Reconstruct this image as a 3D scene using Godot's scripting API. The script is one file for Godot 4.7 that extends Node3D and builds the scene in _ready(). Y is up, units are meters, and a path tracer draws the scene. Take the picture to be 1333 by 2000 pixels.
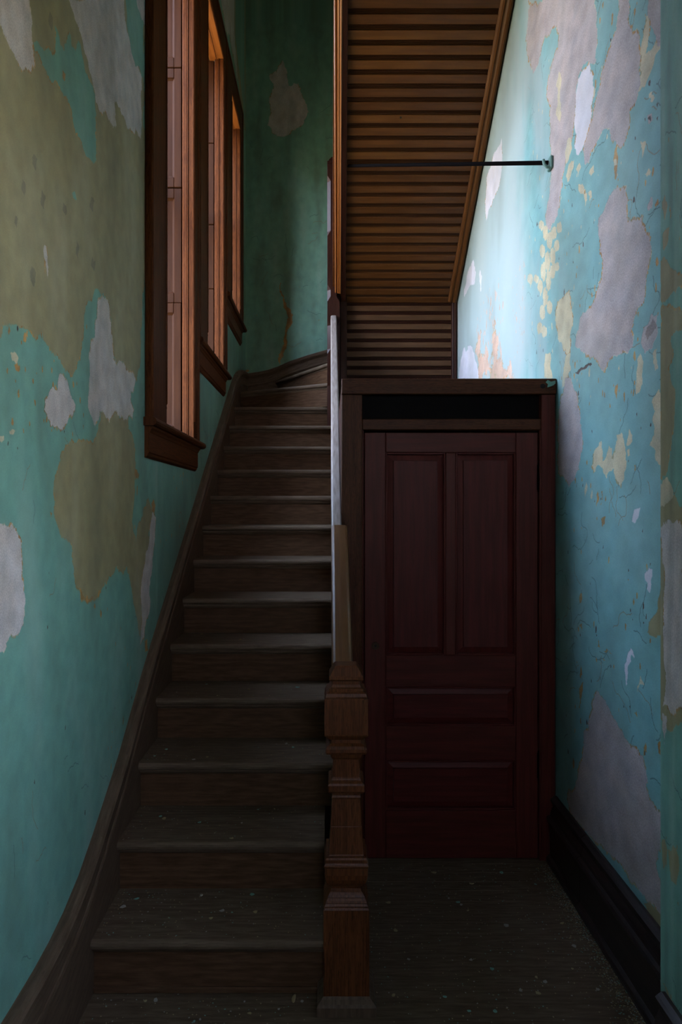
extends Node3D
# An old stairwell. World axes: x to the right, y up; D is the depth into the stairwell, so z = -D. Metres.

const RUN := 0.268          # going of one step
const RISE := 0.18
const NOSE1 := 2.138        # depth of the first nosing
const WALL_L := -0.774
const WALL_R := 0.99
const PIER := 0.87
const BACK := 6.25
const PITCH := 0.6716       # rise over going
const CLOSET := 2.98        # depth of the closet front
const PANEL := 5.32         # depth of the boarded wall under the turn

var rng := RandomNumberGenerator.new()
var grain_shift := Vector2.ZERO
var used := {}
var tex := {}
var mats := {}

func _ready():
	# ---- camera
	var cam := Camera3D.new()
	cam.name = "camera"
	cam.position = Vector3(0, 1.535, 0)
	cam.projection = Camera3D.PROJECTION_FRUSTUM
	cam.keep_aspect = Camera3D.KEEP_HEIGHT
	cam.near = 0.05
	cam.far = 200.0
	cam.size = 0.05 * 2000.0 / 1333.0
	cam.frustum_offset = Vector2(21.5, -5.0) * 0.05 / 1333.0
	cam.current = true
	add_child(cam)
	# ---- sky and exposure
	var sky := ProceduralSkyMaterial.new()
	sky.sky_top_color = Color(0.68, 0.78, 0.93)
	sky.sky_horizon_color = Color(0.95, 0.96, 0.985)
	sky.sky_curve = 0.25
	sky.sky_energy_multiplier = 1.0
	sky.ground_bottom_color = Color(0.50, 0.46, 0.36)
	sky.ground_horizon_color = Color(0.64, 0.58, 0.47)
	sky.ground_energy_multiplier = 1.0
	var env := Environment.new()
	env.background_mode = Environment.BG_SKY
	env.sky = Sky.new()
	env.sky.sky_material = sky
	env.background_energy_multiplier = 8.0
	env.tonemap_mode = Environment.TONE_MAPPER_LINEAR
	env.tonemap_exposure = 4.2
	env.sdfgi_enabled = true
	env.ssao_enabled = true
	env.ssil_enabled = true
	var we := WorldEnvironment.new()
	we.name = "world_environment"
	we.environment = env
	add_child(we)
	# ---- materials, structure, things
	rng.seed = 20
	make_textures()
	make_materials()
	build_shell()
	build_sky_blocker()
	build_windows()
	build_floor()
	build_baseboards()
	build_stairs()
	build_newel_and_rail()
	build_upper_flight()
	build_closet()
	build_rod()
	build_debris()

# ------------------------------------------------------------------ naming
func P(x: float, h: float, d: float) -> Vector3:
	return Vector3(x, h, -d)

func numbered(called: String) -> String:
	var n: int = used.get(called, 0)
	used[called] = n + 1
	return called if n == 0 else "%s_%03d" % [called, n]

func thing(called: String, label: String, category: String, at := Vector3.ZERO, group := "") -> Node3D:
	var o := Node3D.new()
	o.name = numbered(called)
	o.position = at
	add_child(o)
	o.set_meta("label", label)
	o.set_meta("category", category)
	if group:
		o.set_meta("group", group)
	return o

func start() -> SurfaceTool:
	var st := SurfaceTool.new()
	st.begin(Mesh.PRIMITIVE_TRIANGLES)
	grain_shift = Vector2(rng.randf(), rng.randf())
	return st

# commits a shape (built in world axes) as one named mesh; under a parent it is moved into the parent's axes
func obj(called: String, st: SurfaceTool, m: Material, parent: Node3D = null, origin := Vector3.ZERO) -> MeshInstance3D:
	var o := MeshInstance3D.new()
	o.mesh = st.commit()
	o.material_override = m
	o.cast_shadow = GeometryInstance3D.SHADOW_CASTING_SETTING_ON
	if parent == null:
		o.name = numbered(called)
		add_child(o)
	else:
		o.name = called
		parent.add_child(o, true)
		var back := Vector3.ZERO
		var up: Node = parent
		while up != self:
			back -= up.position
			up = up.get_parent()
		o.position = back
	return o

func struct(called: String, st: SurfaceTool, m: Material, label: String, category: String) -> MeshInstance3D:
	var o := obj(called, st, m)
	tag_structure(o, label, category)
	return o

func tag_structure(o: Node3D, label: String, category: String):
	o.set_meta("kind", "structure")
	o.set_meta("label", label)
	o.set_meta("category", category)

# ------------------------------------------------------------------ shapes
# a flat convex polygon given counter-clockwise from outside; texture runs along the grain
func face(st: SurfaceTool, pts: Array, g: Vector3):
	var n := Vector3.ZERO
	for i in range(1, pts.size() - 1):
		var a: Vector3 = pts[i] - pts[0]
		var b: Vector3 = pts[i + 1] - pts[0]
		n += a.cross(b)
	if n.length() < 1e-10:
		return
	n = n.normalized()
	var u := g - n * n.dot(g)
	if u.length() < 0.2:
		u = Vector3(0, 1, 0) - n * n.y
		if u.length() < 0.2:
			u = Vector3(1, 0, 0) - n * n.x
	u = u.normalized()
	var v := n.cross(u)
	for i in range(1, pts.size() - 1):
		for k in [0, i + 1, i]:
			var p: Vector3 = pts[k]
			st.set_normal(n)
			st.set_uv(Vector2(p.dot(u) / 1.2 + grain_shift.x, p.dot(v) / 0.3 + grain_shift.y))
			st.add_vertex(p)

func face_out(st: SurfaceTool, pts: Array, center: Vector3, g: Vector3):
	var mid := Vector3.ZERO
	for p in pts:
		mid += p
	mid /= pts.size()
	var n: Vector3 = (pts[1] - pts[0]).cross(pts[2] - pts[0])
	if n.dot(mid - center) < 0.0:
		pts.reverse()
	face(st, pts, g)

# a box with chamfered edges
func box_at(st: SurfaceTool, xf: Transform3D, size: Vector3, g: Vector3, b := 0.002):
	var h := size / 2.0
	b = minf(b, minf(h.x, minf(h.y, h.z)) * 0.6)
	var c := xf.origin
	for i in 3:
		var j := (i + 1) % 3
		var k := (i + 2) % 3
		for s in [-1.0, 1.0]:
			var q := []
			for sp in [Vector2(-1, -1), Vector2(1, -1), Vector2(1, 1), Vector2(-1, 1)]:
				var p := Vector3.ZERO
				p[i] = s * h[i]
				p[j] = sp.x * (h[j] - b)
				p[k] = sp.y * (h[k] - b)
				q.append(xf * p)
			face_out(st, q, c, g)
			for s2 in [-1.0, 1.0]:      # the edge between faces i and j
				var e := []
				for w in [[0, -1.0], [0, 1.0], [1, 1.0], [1, -1.0]]:
					var p := Vector3.ZERO
					p[i] = s * (h[i] if w[0] == 0 else h[i] - b)
					p[j] = s2 * (h[j] - b if w[0] == 0 else h[j])
					p[k] = w[1] * (h[k] - b)
					e.append(xf * p)
				face_out(st, e, c, g)
	for s in [-1.0, 1.0]:
		for s2 in [-1.0, 1.0]:
			for s3 in [-1.0, 1.0]:
				var sg := Vector3(s, s2, s3)
				face_out(st, [xf * (sg * Vector3(h.x, h.y - b, h.z - b)), xf * (sg * Vector3(h.x - b, h.y, h.z - b)), xf * (sg * Vector3(h.x - b, h.y - b, h.z))], c, g)

func box(st: SurfaceTool, x0: float, x1: float, h0: float, h1: float, d0: float, d1: float, g: Vector3, b := 0.002):
	var c := P((x0 + x1) / 2, (h0 + h1) / 2, (d0 + d1) / 2)
	box_at(st, Transform3D(Basis(), c), Vector3(absf(x1 - x0), absf(h1 - h0), absf(d1 - d0)), g, b)

# a closed outline (x, y of each frame) carried along a row of frames
func sweep(st: SurfaceTool, prof: PackedVector2Array, frames: Array, g := Vector3.ZERO, caps := true):
	var area := 0.0
	var m := prof.size()
	for i in m:
		area += prof[i].cross(prof[(i + 1) % m])
	for f in frames.size() - 1:
		var A: Transform3D = frames[f]
		var B: Transform3D = frames[f + 1]
		var travel := B.origin - A.origin
		var flip := area * travel.dot(A.basis.x.cross(A.basis.y)) < 0.0
		var gg := travel.normalized() if g == Vector3.ZERO else g
		for i in m:
			var p := Vector3(prof[i].x, prof[i].y, 0)
			var q := Vector3(prof[(i + 1) % m].x, prof[(i + 1) % m].y, 0)
			var pts := [A * p, A * q, B * q, B * p]
			if flip:
				pts.reverse()
			face(st, pts, gg)
	if not caps:
		return
	var tri := Geometry2D.triangulate_polygon(prof)
	for e in 2:
		var F: Transform3D = frames[0] if e == 0 else frames[frames.size() - 1]
		var other: Transform3D = frames[1] if e == 0 else frames[frames.size() - 2]
		for t in range(0, tri.size(), 3):
			var pts := []
			for k in 3:
				pts.append(F * Vector3(prof[tri[t + k]].x, prof[tri[t + k]].y, 0))
			var n: Vector3 = (pts[1] - pts[0]).cross(pts[2] - pts[0])
			if n.dot(F.origin - other.origin) < 0.0:
				pts.reverse()
			face(st, pts, Vector3(0, 1, 0))

func frame(o: Vector3, x: Vector3, y: Vector3) -> Transform3D:
	return Transform3D(x, y, x.cross(y).normalized(), o)

# square turned post: rings of [height, half width]
func stack(st: SurfaceTool, x: float, d: float, rings: Array):
	var ring := func(r: Array) -> Array:
		var o := []
		for s in [Vector2(-1, 1), Vector2(1, 1), Vector2(1, -1), Vector2(-1, -1)]:
			o.append(Vector3(x + s.x * r[1], r[0], -d + s.y * r[1]))
		return o
	for i in rings.size() - 1:
		var lo: Array = ring.call(rings[i])
		var hi: Array = ring.call(rings[i + 1])
		for k in 4:
			var k2 := (k + 1) % 4
			face(st, [lo[k], lo[k2], hi[k2], hi[k]], Vector3(0, 1, 0))
	var top: Array = ring.call(rings[rings.size() - 1])
	face(st, top, Vector3(1, 0, 0))
	var bot: Array = ring.call(rings[0])
	bot.reverse()
	face(st, bot, Vector3(1, 0, 0))

# raised panel facing the local +z of xf: sunk border, slope, raised field
func raised_panel(st: SurfaceTool, xf: Transform3D, w: float, h: float, border: float, low: float, high: float, g: Vector3):
	var q := func(i: float, z: float) -> Array:
		return [xf * Vector3(i, i, z), xf * Vector3(w - i, i, z), xf * Vector3(w - i, h - i, z), xf * Vector3(i, h - i, z)]
	var r: Array = [q.call(0.0, low), q.call(border, low + (high - low) * 0.55), q.call(border + 0.002, high)]
	for s in 2:
		for k in 4:
			var k2 := (k + 1) % 4
			face(st, [r[s][k], r[s][k2], r[s + 1][k2], r[s + 1][k]], g)
	face(st, r[2], g)
	var b: Array = q.call(0.0, low - 0.006)
	b.reverse()
	face(st, b, g)

# rounded bar across a list of points
func tube(st: SurfaceTool, pts: Array, r: float, sides := 12):
	var prof := PackedVector2Array()
	for i in sides:
		prof.append(Vector2(cos(TAU * i / sides), sin(TAU * i / sides)) * r)
	var fr := []
	for i in pts.size():
		var t: Vector3 = (pts[mini(i + 1, pts.size() - 1)] - pts[maxi(i - 1, 0)]).normalized()
		var x := t.cross(Vector3.UP if absf(t.y) < 0.9 else Vector3.RIGHT).normalized()
		fr.append(Transform3D(x, x.cross(t).normalized() * -1.0, t, pts[i]))
	sweep(st, prof, fr)

# ------------------------------------------------------------------ textures
func make_textures():
	# three wood grains (bright = light wood); colour comes from the material
	for kind in 4:
		var n := FastNoiseLite.new()
		n.seed = 40 + kind
		n.frequency = 1.0
		n.fractal_octaves = 3
		var n2 := FastNoiseLite.new()
		n2.seed = 80 + kind
		n2.frequency = 1.0
		n2.fractal_octaves = 2
		var W := 512
		var H := 256
		var bytes := PackedByteArray()
		bytes.resize(W * H * 3)
		var k := 0
		for y in H:
			var ang := TAU * y / H
			var cy := cos(ang) * 1.4
			var sy := sin(ang) * 1.4
			for x in W:
				var fx := float(x) / W
				var wrap := absf(fx * 2.0 - 1.0)          # mirrored along the grain, so it joins
				var warp := n.get_noise_3d(cy * 1.0, sy * 1.0, wrap * 1.6)
				var rings := sin((float(y) / H * 10.0 + warp * (1.5 if kind == 0 else 5.0)) * TAU)
				var fine := n2.get_noise_3d(cy * 22.0, sy * 22.0, wrap * 2.5)
				var pore := n2.get_noise_3d(cy * 40.0 + 9.0, sy * 40.0, wrap * 14.0)
				var v := 0.80 + rings * 0.055 + fine * 0.20 - maxf(0.0, pore - 0.22) * 0.7 + warp * 0.12
				if kind == 2:                               # worn and dusty
					var wear := n.get_noise_3d(cy * 2.2, sy * 2.2, wrap * 5.0 + 20.0)
					v = 0.86 + fine * 0.07 + wear * 0.16 - maxf(0.0, pore - 0.3) * 0.25
				if kind == 3:                               # calm, close grain
					v = 0.86 + fine * 0.10 + warp * 0.14 - maxf(0.0, pore - 0.3) * 0.25
				v = clampf(v, 0.2, 1.0)
				var dk := 1.0 - v
				bytes[k] = int(255.0 * v)
				bytes[k + 1] = int(255.0 * clampf(v - dk * 0.12, 0.0, 1.0))
				bytes[k + 2] = int(255.0 * clampf(v - dk * 0.2, 0.0, 1.0))
				k += 3
		tex[kind] = ImageTexture.create_from_image(Image.create_from_data(W, H, false, Image.FORMAT_RGB8, bytes))
	# paint and plaster layers as tiles of 512
	var nn := FastNoiseLite.new()
	nn.frequency = 0.35
	nn.fractal_octaves = 3
	var fine := nn.get_seamless_image(512, 512)
	nn.seed = 5
	nn.frequency = 0.02
	nn.fractal_octaves = 4
	var broad := nn.get_seamless_image(512, 512)
	nn.seed = 9
	var broad2 := nn.get_seamless_image(512, 512)
	var fb := fine.get_data()
	var bb := broad.get_data()
	var b2 := broad2.get_data()
	for it in [["teal", TEAL, 0.05, 0.06], ["teal_right", TEAL_RIGHT, 0.05, 0.07], ["teal_back", TEAL_BACK, 0.05, 0.07], ["olive", OLIVE, 0.05, 0.07], ["plaster", PLASTER, 0.16, 0.10], ["plaster_left", Color(0.73, 0.70, 0.68), 0.16, 0.10], ["cream", CREAM, 0.10, 0.12], ["orange", ORANGE, 0.15, 0.25], ["pale", PALE, 0.04, 0.08], ["stain", Color(0.50, 0.445, 0.425), 0.2, 0.2], ["smudge", Color(0.47, 0.455, 0.36), 0.06, 0.1], ["white", Color(0.80, 0.79, 0.82), 0.06, 0.05], ["peach", Color(0.74, 0.62, 0.54), 0.12, 0.10], ["brown", Color(0.26, 0.20, 0.17), 0.2, 0.3]]:
		var c: Color = it[1]
		var bytes := PackedByteArray()
		bytes.resize(512 * 512 * 3)
		var fa: float = it[2] / 128.0
		var ba: float = it[3] / 128.0
		for i in 512 * 512:
			var m := 1.0 + (fb[i] - 128) * fa + (bb[i] - 128) * ba
			var hue := (b2[i] - 128) * ba * 0.25
			bytes[i * 3] = clampi(int(255.0 * c.r * (m + hue)), 0, 255)
			bytes[i * 3 + 1] = clampi(int(255.0 * c.g * m), 0, 255)
			bytes[i * 3 + 2] = clampi(int(255.0 * c.b * (m - hue)), 0, 255)
		tex[it[0]] = Image.create_from_data(512, 512, false, Image.FORMAT_RGB8, bytes)

const TEAL := Color(0.43, 0.61, 0.55)
const TEAL_RIGHT := Color(0.455, 0.645, 0.645)
const TEAL_BACK := Color(0.46, 0.635, 0.565)
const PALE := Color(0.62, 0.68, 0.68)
const OLIVE := Color(0.57, 0.54, 0.40)
const PLASTER := Color(0.66, 0.615, 0.61)
const CREAM := Color(0.74, 0.70, 0.58)
const ORANGE := Color(0.66, 0.49, 0.27)
const LEVEL := {"stain": 0.33, "smudge": 0.62, "pale": 0.84, "teal": 0.85, "teal_right": 0.85, "teal_back": 0.85, "olive": 0.62, "cream": 0.70, "orange": 0.66, "peach": 0.7, "white": 0.5, "plaster": 0.35, "plaster_left": 0.35, "brown": 0.15}

# jagged outline: each edge is broken up fractally (sizes in pixels)
func jagged(pts: PackedVector2Array, rough: float) -> PackedVector2Array:
	var out := PackedVector2Array()
	for i in pts.size():
		split(pts[i], pts[(i + 1) % pts.size()], rough, out, 0)
	return out

func split(a: Vector2, b: Vector2, rough: float, out: PackedVector2Array, depth: int):
	var l := a.distance_to(b)
	if l < 5.0 or depth > 8:
		out.append(a)
		return
	var nrm := (b - a).orthogonal() / l
	var mid := a.lerp(b, 0.5 + rng.randf_range(-0.15, 0.15)) + nrm * rng.randfn() * minf(l * rough, 14.0)
	split(a, mid, rough, out, depth + 1)
	split(mid, b, rough, out, depth + 1)

func fill(img: Image, layer: Image, hgt: Image, pts: PackedVector2Array, level: float):
	var W := img.get_width()
	var H := img.get_height()
	var lo := 1e9
	var hi := -1e9
	for p in pts:
		lo = minf(lo, p.y)
		hi = maxf(hi, p.y)
	var m := pts.size()
	var hc := Color(level, level, level)
	for y in range(maxi(0, int(lo)), mini(H - 1, int(hi) + 1) + 1):
		var fy := y + 0.5
		var xs := PackedFloat32Array()
		for i in m:
			var a := pts[i]
			var b := pts[(i + 1) % m]
			if (a.y <= fy) != (b.y <= fy):
				xs.append(a.x + (b.x - a.x) * (fy - a.y) / (b.y - a.y))
		xs.sort()
		for s in range(0, xs.size() - 1, 2):
			var x0 := clampi(roundi(xs[s]), 0, W)
			var x1 := clampi(roundi(xs[s + 1]), 0, W)
			if x1 <= x0:
				continue
			hgt.fill_rect(Rect2i(x0, y, x1 - x0, 1), hc)
			var x := x0
			while x < x1:
				var tx := x % 512
				var n := mini(512 - tx, x1 - x)
				img.blit_rect(layer, Rect2i(tx, y % 512, n, 1), Vector2i(x, y))
				x += n

# scatter of small chips of one layer inside a rectangle (metres are turned to pixels by the caller)
func flecks(img: Image, hgt: Image, layer: String, area: Rect2, count: int, w: Vector2, tall: float):
	for i in count:
		var c := area.position + Vector2(rng.randf(), rng.randf()) * area.size
		var r := rng.randf_range(w.x, w.y) * (1.0 if rng.randf() < 0.85 else 2.0)
		var pts := PackedVector2Array()
		var n := 7
		for k in n:
			var a := TAU * k / n
			pts.append(c + Vector2(cos(a) * r, sin(a) * r * tall) * rng.randf_range(0.5, 1.3))
		fill(img, tex[layer], hgt, pts, LEVEL[layer])

func crack(img: Image, hgt: Image, at: Vector2, steps: int, dir: float, col: Color):
	var p := at
	var a := dir
	for i in steps:
		a += rng.randf_range(-0.7, 0.7) + (dir - a) * 0.25
		var q := p + Vector2(cos(a), sin(a)) * 5.0
		for k in 5:
			var r := p.lerp(q, k / 5.0)
			img.fill_rect(Rect2i(int(r.x), int(r.y), 1, 1), col)
			hgt.fill_rect(Rect2i(int(r.x), int(r.y), 1, 1), Color(0.55, 0.55, 0.55))
		p = q

func edge_chips(img: Image, hgt: Image, pts: PackedVector2Array, layer: String, share: float):
	# undercoat left showing along parts of a torn edge
	var on := false
	for i in pts.size():
		if rng.randf() < 0.12:
			on = rng.randf() < share
		if on:
			var a := pts[i]
			var s := rng.randi_range(1, 3)
			img.blit_rect(tex[layer], Rect2i(int(absf(a.x)) % 500, int(absf(a.y)) % 500, s, s + 1), Vector2i(int(a.x) - s / 2, int(a.y) - s / 2))

# a painted wall: a0..a1 along it and h0..h1 up it are covered by the picture
func paint(base: String, patches: Array, a0: float, a1: float, h0: float, h1: float, W: int, H: int, extra: Array, rough := 0.11, pale_from := 0.0) -> StandardMaterial3D:
	var img := Image.create(W, H, false, Image.FORMAT_RGB8)
	for y in range(0, H, 512):
		for x in range(0, W, 512):
			img.blit_rect(tex[base], Rect2i(0, 0, 512, 512), Vector2i(x, y))
	var hgt := Image.create(W, H, false, Image.FORMAT_RGB8)
	hgt.fill(Color(0.85, 0.85, 0.85))
	var to := func(a: float, h: float) -> Vector2:
		return Vector2((a - a0) / (a1 - a0) * W, (h1 - h) / (h1 - h0) * H)
	var sx := W / (a1 - a0)
	var sy := H / (h1 - h0)
	for e in extra:        # [kind, a, h, wide, high, count, ...] scatter
		if e[0] == "crack":
			for i in e[5]:
				var at: Vector2 = to.call(e[1] + rng.randf() * e[3], e[2] + rng.randf() * e[4])
				crack(img, hgt, at, rng.randi_range(3, 14), rng.randf() * TAU, Color(0.27, 0.39, 0.38) if rng.randf() < 0.75 else Color(0.50, 0.45, 0.34))
	if pale_from > 0.0:         # paler paint blended in, deeper than this along the wall
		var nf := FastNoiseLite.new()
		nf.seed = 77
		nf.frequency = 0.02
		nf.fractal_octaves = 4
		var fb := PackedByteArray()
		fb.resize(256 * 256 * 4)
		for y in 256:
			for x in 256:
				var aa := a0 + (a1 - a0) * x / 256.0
				var t := smoothstep(pale_from, pale_from + 0.75, aa + nf.get_noise_2d(x * 1.6, y * 0.7) * 0.8)
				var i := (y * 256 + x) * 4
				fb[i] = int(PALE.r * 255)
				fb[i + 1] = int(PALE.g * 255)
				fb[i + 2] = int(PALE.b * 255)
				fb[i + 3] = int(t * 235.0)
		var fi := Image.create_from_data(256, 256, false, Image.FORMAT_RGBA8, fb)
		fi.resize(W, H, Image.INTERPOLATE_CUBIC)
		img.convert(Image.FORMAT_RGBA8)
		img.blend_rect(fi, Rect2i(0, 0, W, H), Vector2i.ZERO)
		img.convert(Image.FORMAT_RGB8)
	for e in extra:
		if e[0] != "crack" and e[0] != "peach":
			var q: Vector2 = to.call(e[1], e[2] + e[4])
			flecks(img, hgt, e[0], Rect2(q, Vector2(e[3] * sx, e[4] * sy)), e[5], e[6], e[7])
	for p in patches:
		var pts := PackedVector2Array()
		for i in range(1, p.size(), 2):
			pts.append(to.call(p[i], p[i + 1]))
		var lay: String = p[0]
		if lay == "teal":
			lay = base
		if lay == "plaster" and base != "teal_right":
			lay = "plaster_left"
		var jag := jagged(pts, rough * (3.0 if lay == "peach" else 1.0))
		if lay.begins_with("plaster") and pts.size() > 12:
			# a rim of the coats between paint and plaster
			var rim := PackedVector2Array()
			for q in jag:
				rim.append(q + Vector2(rng.randf_range(-2.2, 2.2), rng.randf_range(-2.5, 2.5)))
			fill(img, tex["cream" if rng.randf() < 0.6 else "olive"], hgt, rim, 0.7)
		fill(img, tex[lay], hgt, jag, LEVEL[lay])
		if pts.size() > 8:
			edge_chips(img, hgt, jag, "orange", 0.45)
			if lay != "teal" and lay != base:
				edge_chips(img, hgt, jag, "olive", 0.25)
	for e in extra:
		if e[0] == "peach":
			var q: Vector2 = to.call(e[1], e[2] + e[4])
			flecks(img, hgt, e[0], Rect2(q, Vector2(e[3] * sx, e[4] * sy)), e[5], e[6], e[7])
	# grime and rubbed streaks: soft, uneven, mostly upright
	var n := FastNoiseLite.new()
	n.seed = int(a0 * 100.0) + 3
	n.frequency = 0.03
	n.fractal_octaves = 4
	var g := PackedByteArray()
	g.resize(128 * 256 * 4)
	for y in 256:
		for x in 128:
			var v := n.get_noise_2d(x * 1.1, y * 0.4)
			var i := (y * 128 + x) * 4
			var light := v < 0.0
			var c := Color(0.80, 0.80, 0.76) if light else Color(0.30, 0.30, 0.25)
			g[i] = int(c.r * 255)
			g[i + 1] = int(c.g * 255)
			g[i + 2] = int(c.b * 255)
			g[i + 3] = clampi(int(maxf(0.0, absf(v) - 0.04) * (90.0 if light else 120.0)), 0, 60)
	var grime := Image.create_from_data(128, 256, false, Image.FORMAT_RGBA8, g)
	grime.resize(W, H, Image.INTERPOLATE_BILINEAR)
	img.convert(Image.FORMAT_RGBA8)
	img.blend_rect(grime, Rect2i(0, 0, W, H), Vector2i.ZERO)
	img.convert(Image.FORMAT_RGB8)
	var m := StandardMaterial3D.new()
	m.resource_name = "painted plaster"
	m.albedo_texture = ImageTexture.create_from_image(img)
	m.texture_repeat = false
	m.roughness = 0.62
	m.heightmap_enabled = true
	m.heightmap_scale = 0.22
	m.heightmap_texture = ImageTexture.create_from_image(hgt)
	return m

func wood(called: String, c: Color, kind: int, rough: float, spec := 0.5) -> StandardMaterial3D:
	var m := StandardMaterial3D.new()
	m.resource_name = called
	m.albedo_color = c
	m.albedo_texture = tex[kind]
	m.roughness = rough
	m.metallic_specular = spec
	m.heightmap_enabled = true
	m.heightmap_scale = 0.03
	m.heightmap_texture = tex[kind]
	mats[called] = m
	return m

func plain(called: String, c: Color, rough: float, metal := 0.0) -> StandardMaterial3D:
	var m := StandardMaterial3D.new()
	m.resource_name = called
	m.albedo_color = c
	m.roughness = rough
	m.metallic = metal
	mats[called] = m
	return m

func make_materials():
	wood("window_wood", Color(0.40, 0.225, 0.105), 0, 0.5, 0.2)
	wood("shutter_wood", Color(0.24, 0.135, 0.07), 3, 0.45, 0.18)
	wood("soffit_wood", Color(0.42, 0.265, 0.13), 3, 0.45, 0.35)
	wood("soffit_wood_b", Color(0.385, 0.24, 0.115), 3, 0.45, 0.35)
	wood("soffit_wood_c", Color(0.45, 0.29, 0.14), 3, 0.45, 0.35)
	wood("dim_panel_wood", Color(0.36, 0.25, 0.16), 3, 0.5, 0.3)  # soffit wood made darker: the weaker light there is put into the colour
	wood("shaded_bead_wood", Color(0.28, 0.165, 0.085), 3, 0.45, 0.3)  # shade of the bead grooves is put into this colour
	wood("string_wood", Color(0.62, 0.375, 0.18), 3, 0.35, 0.5)
	wood("dark_trim", Color(0.26, 0.14, 0.10), 0, 0.45, 0.30)
	wood("frame_wood", Color(0.38, 0.225, 0.135), 1, 0.5, 0.25)
	wood("door_wood", Color(0.38, 0.165, 0.13), 3, 0.5, 0.3)
	wood("door_panel", Color(0.38, 0.155, 0.13), 3, 0.5, 0.3)
	wood("tread_wood", Color(0.46, 0.39, 0.32), 2, 0.55, 0.25)
	wood("riser_wood", Color(0.40, 0.295, 0.215), 2, 0.55, 0.2)
	wood("skirt_wood", Color(0.42, 0.345, 0.28), 2, 0.5, 0.3)
	wood("newel_wood", Color(0.46, 0.27, 0.15), 0, 0.45, 0.35)
	wood("rail_wood", Color(0.46, 0.315, 0.18), 3, 0.34, 0.5)
	wood("dusty_glare_rail", Color(0.62, 0.575, 0.55), 2, 0.40, 0.5)  # window glare and dust are both put into this pale colour
	wood("base_wood", Color(0.25, 0.21, 0.20), 0, 0.38, 0.5)
	wood("floor_wood", Color(0.45, 0.38, 0.31), 2, 0.7, 0.2)
	plain("iron", Color(0.035, 0.028, 0.032), 0.95)
	mats["iron"].metallic_specular = 0.1
	plain("bracket_paint", Color(0.40, 0.56, 0.53), 0.6)
	plain("brass", Color(0.26, 0.18, 0.11), 0.5, 0.6)
	wood("dark_pane_board", Color(0.06, 0.05, 0.05), 3, 0.6, 0.15)
	plain("brick", Color(0.42, 0.36, 0.33), 0.9)  # used only on the added sky blocker outside
	plain("dark_hole", Color(0.03, 0.025, 0.02), 0.9)
	plain("ceiling_plaster", Color(0.62, 0.62, 0.58), 0.9)
	plain("outer_plaster", Color(0.52, 0.55, 0.50), 0.9)
	plain("chip_teal", Color(0.44, 0.62, 0.57), 0.8)
	plain("chip_cream", Color(0.62, 0.55, 0.40), 0.8)
	plain("chip_white", Color(0.60, 0.57, 0.54), 0.8)
	var g := StandardMaterial3D.new()
	g.resource_name = "window glass"
	g.transparency = BaseMaterial3D.TRANSPARENCY_ALPHA
	g.albedo_color = Color(0.9, 0.95, 0.95, 0.06)
	g.roughness = 0.05
	mats["glass"] = g

# ------------------------------------------------------------------ room shell
func wall_quad(st: SurfaceTool, a: Vector3, b: Vector3, c: Vector3, d: Vector3, ua: Array):
	var n := (b - a).cross(c - a).normalized()
	var pts := [a, b, c, d]
	for t in [[0, 2, 1], [0, 3, 2]]:
		for k in t:
			st.set_normal(n)
			st.set_uv(ua[k])
			st.add_vertex(pts[k])

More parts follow.
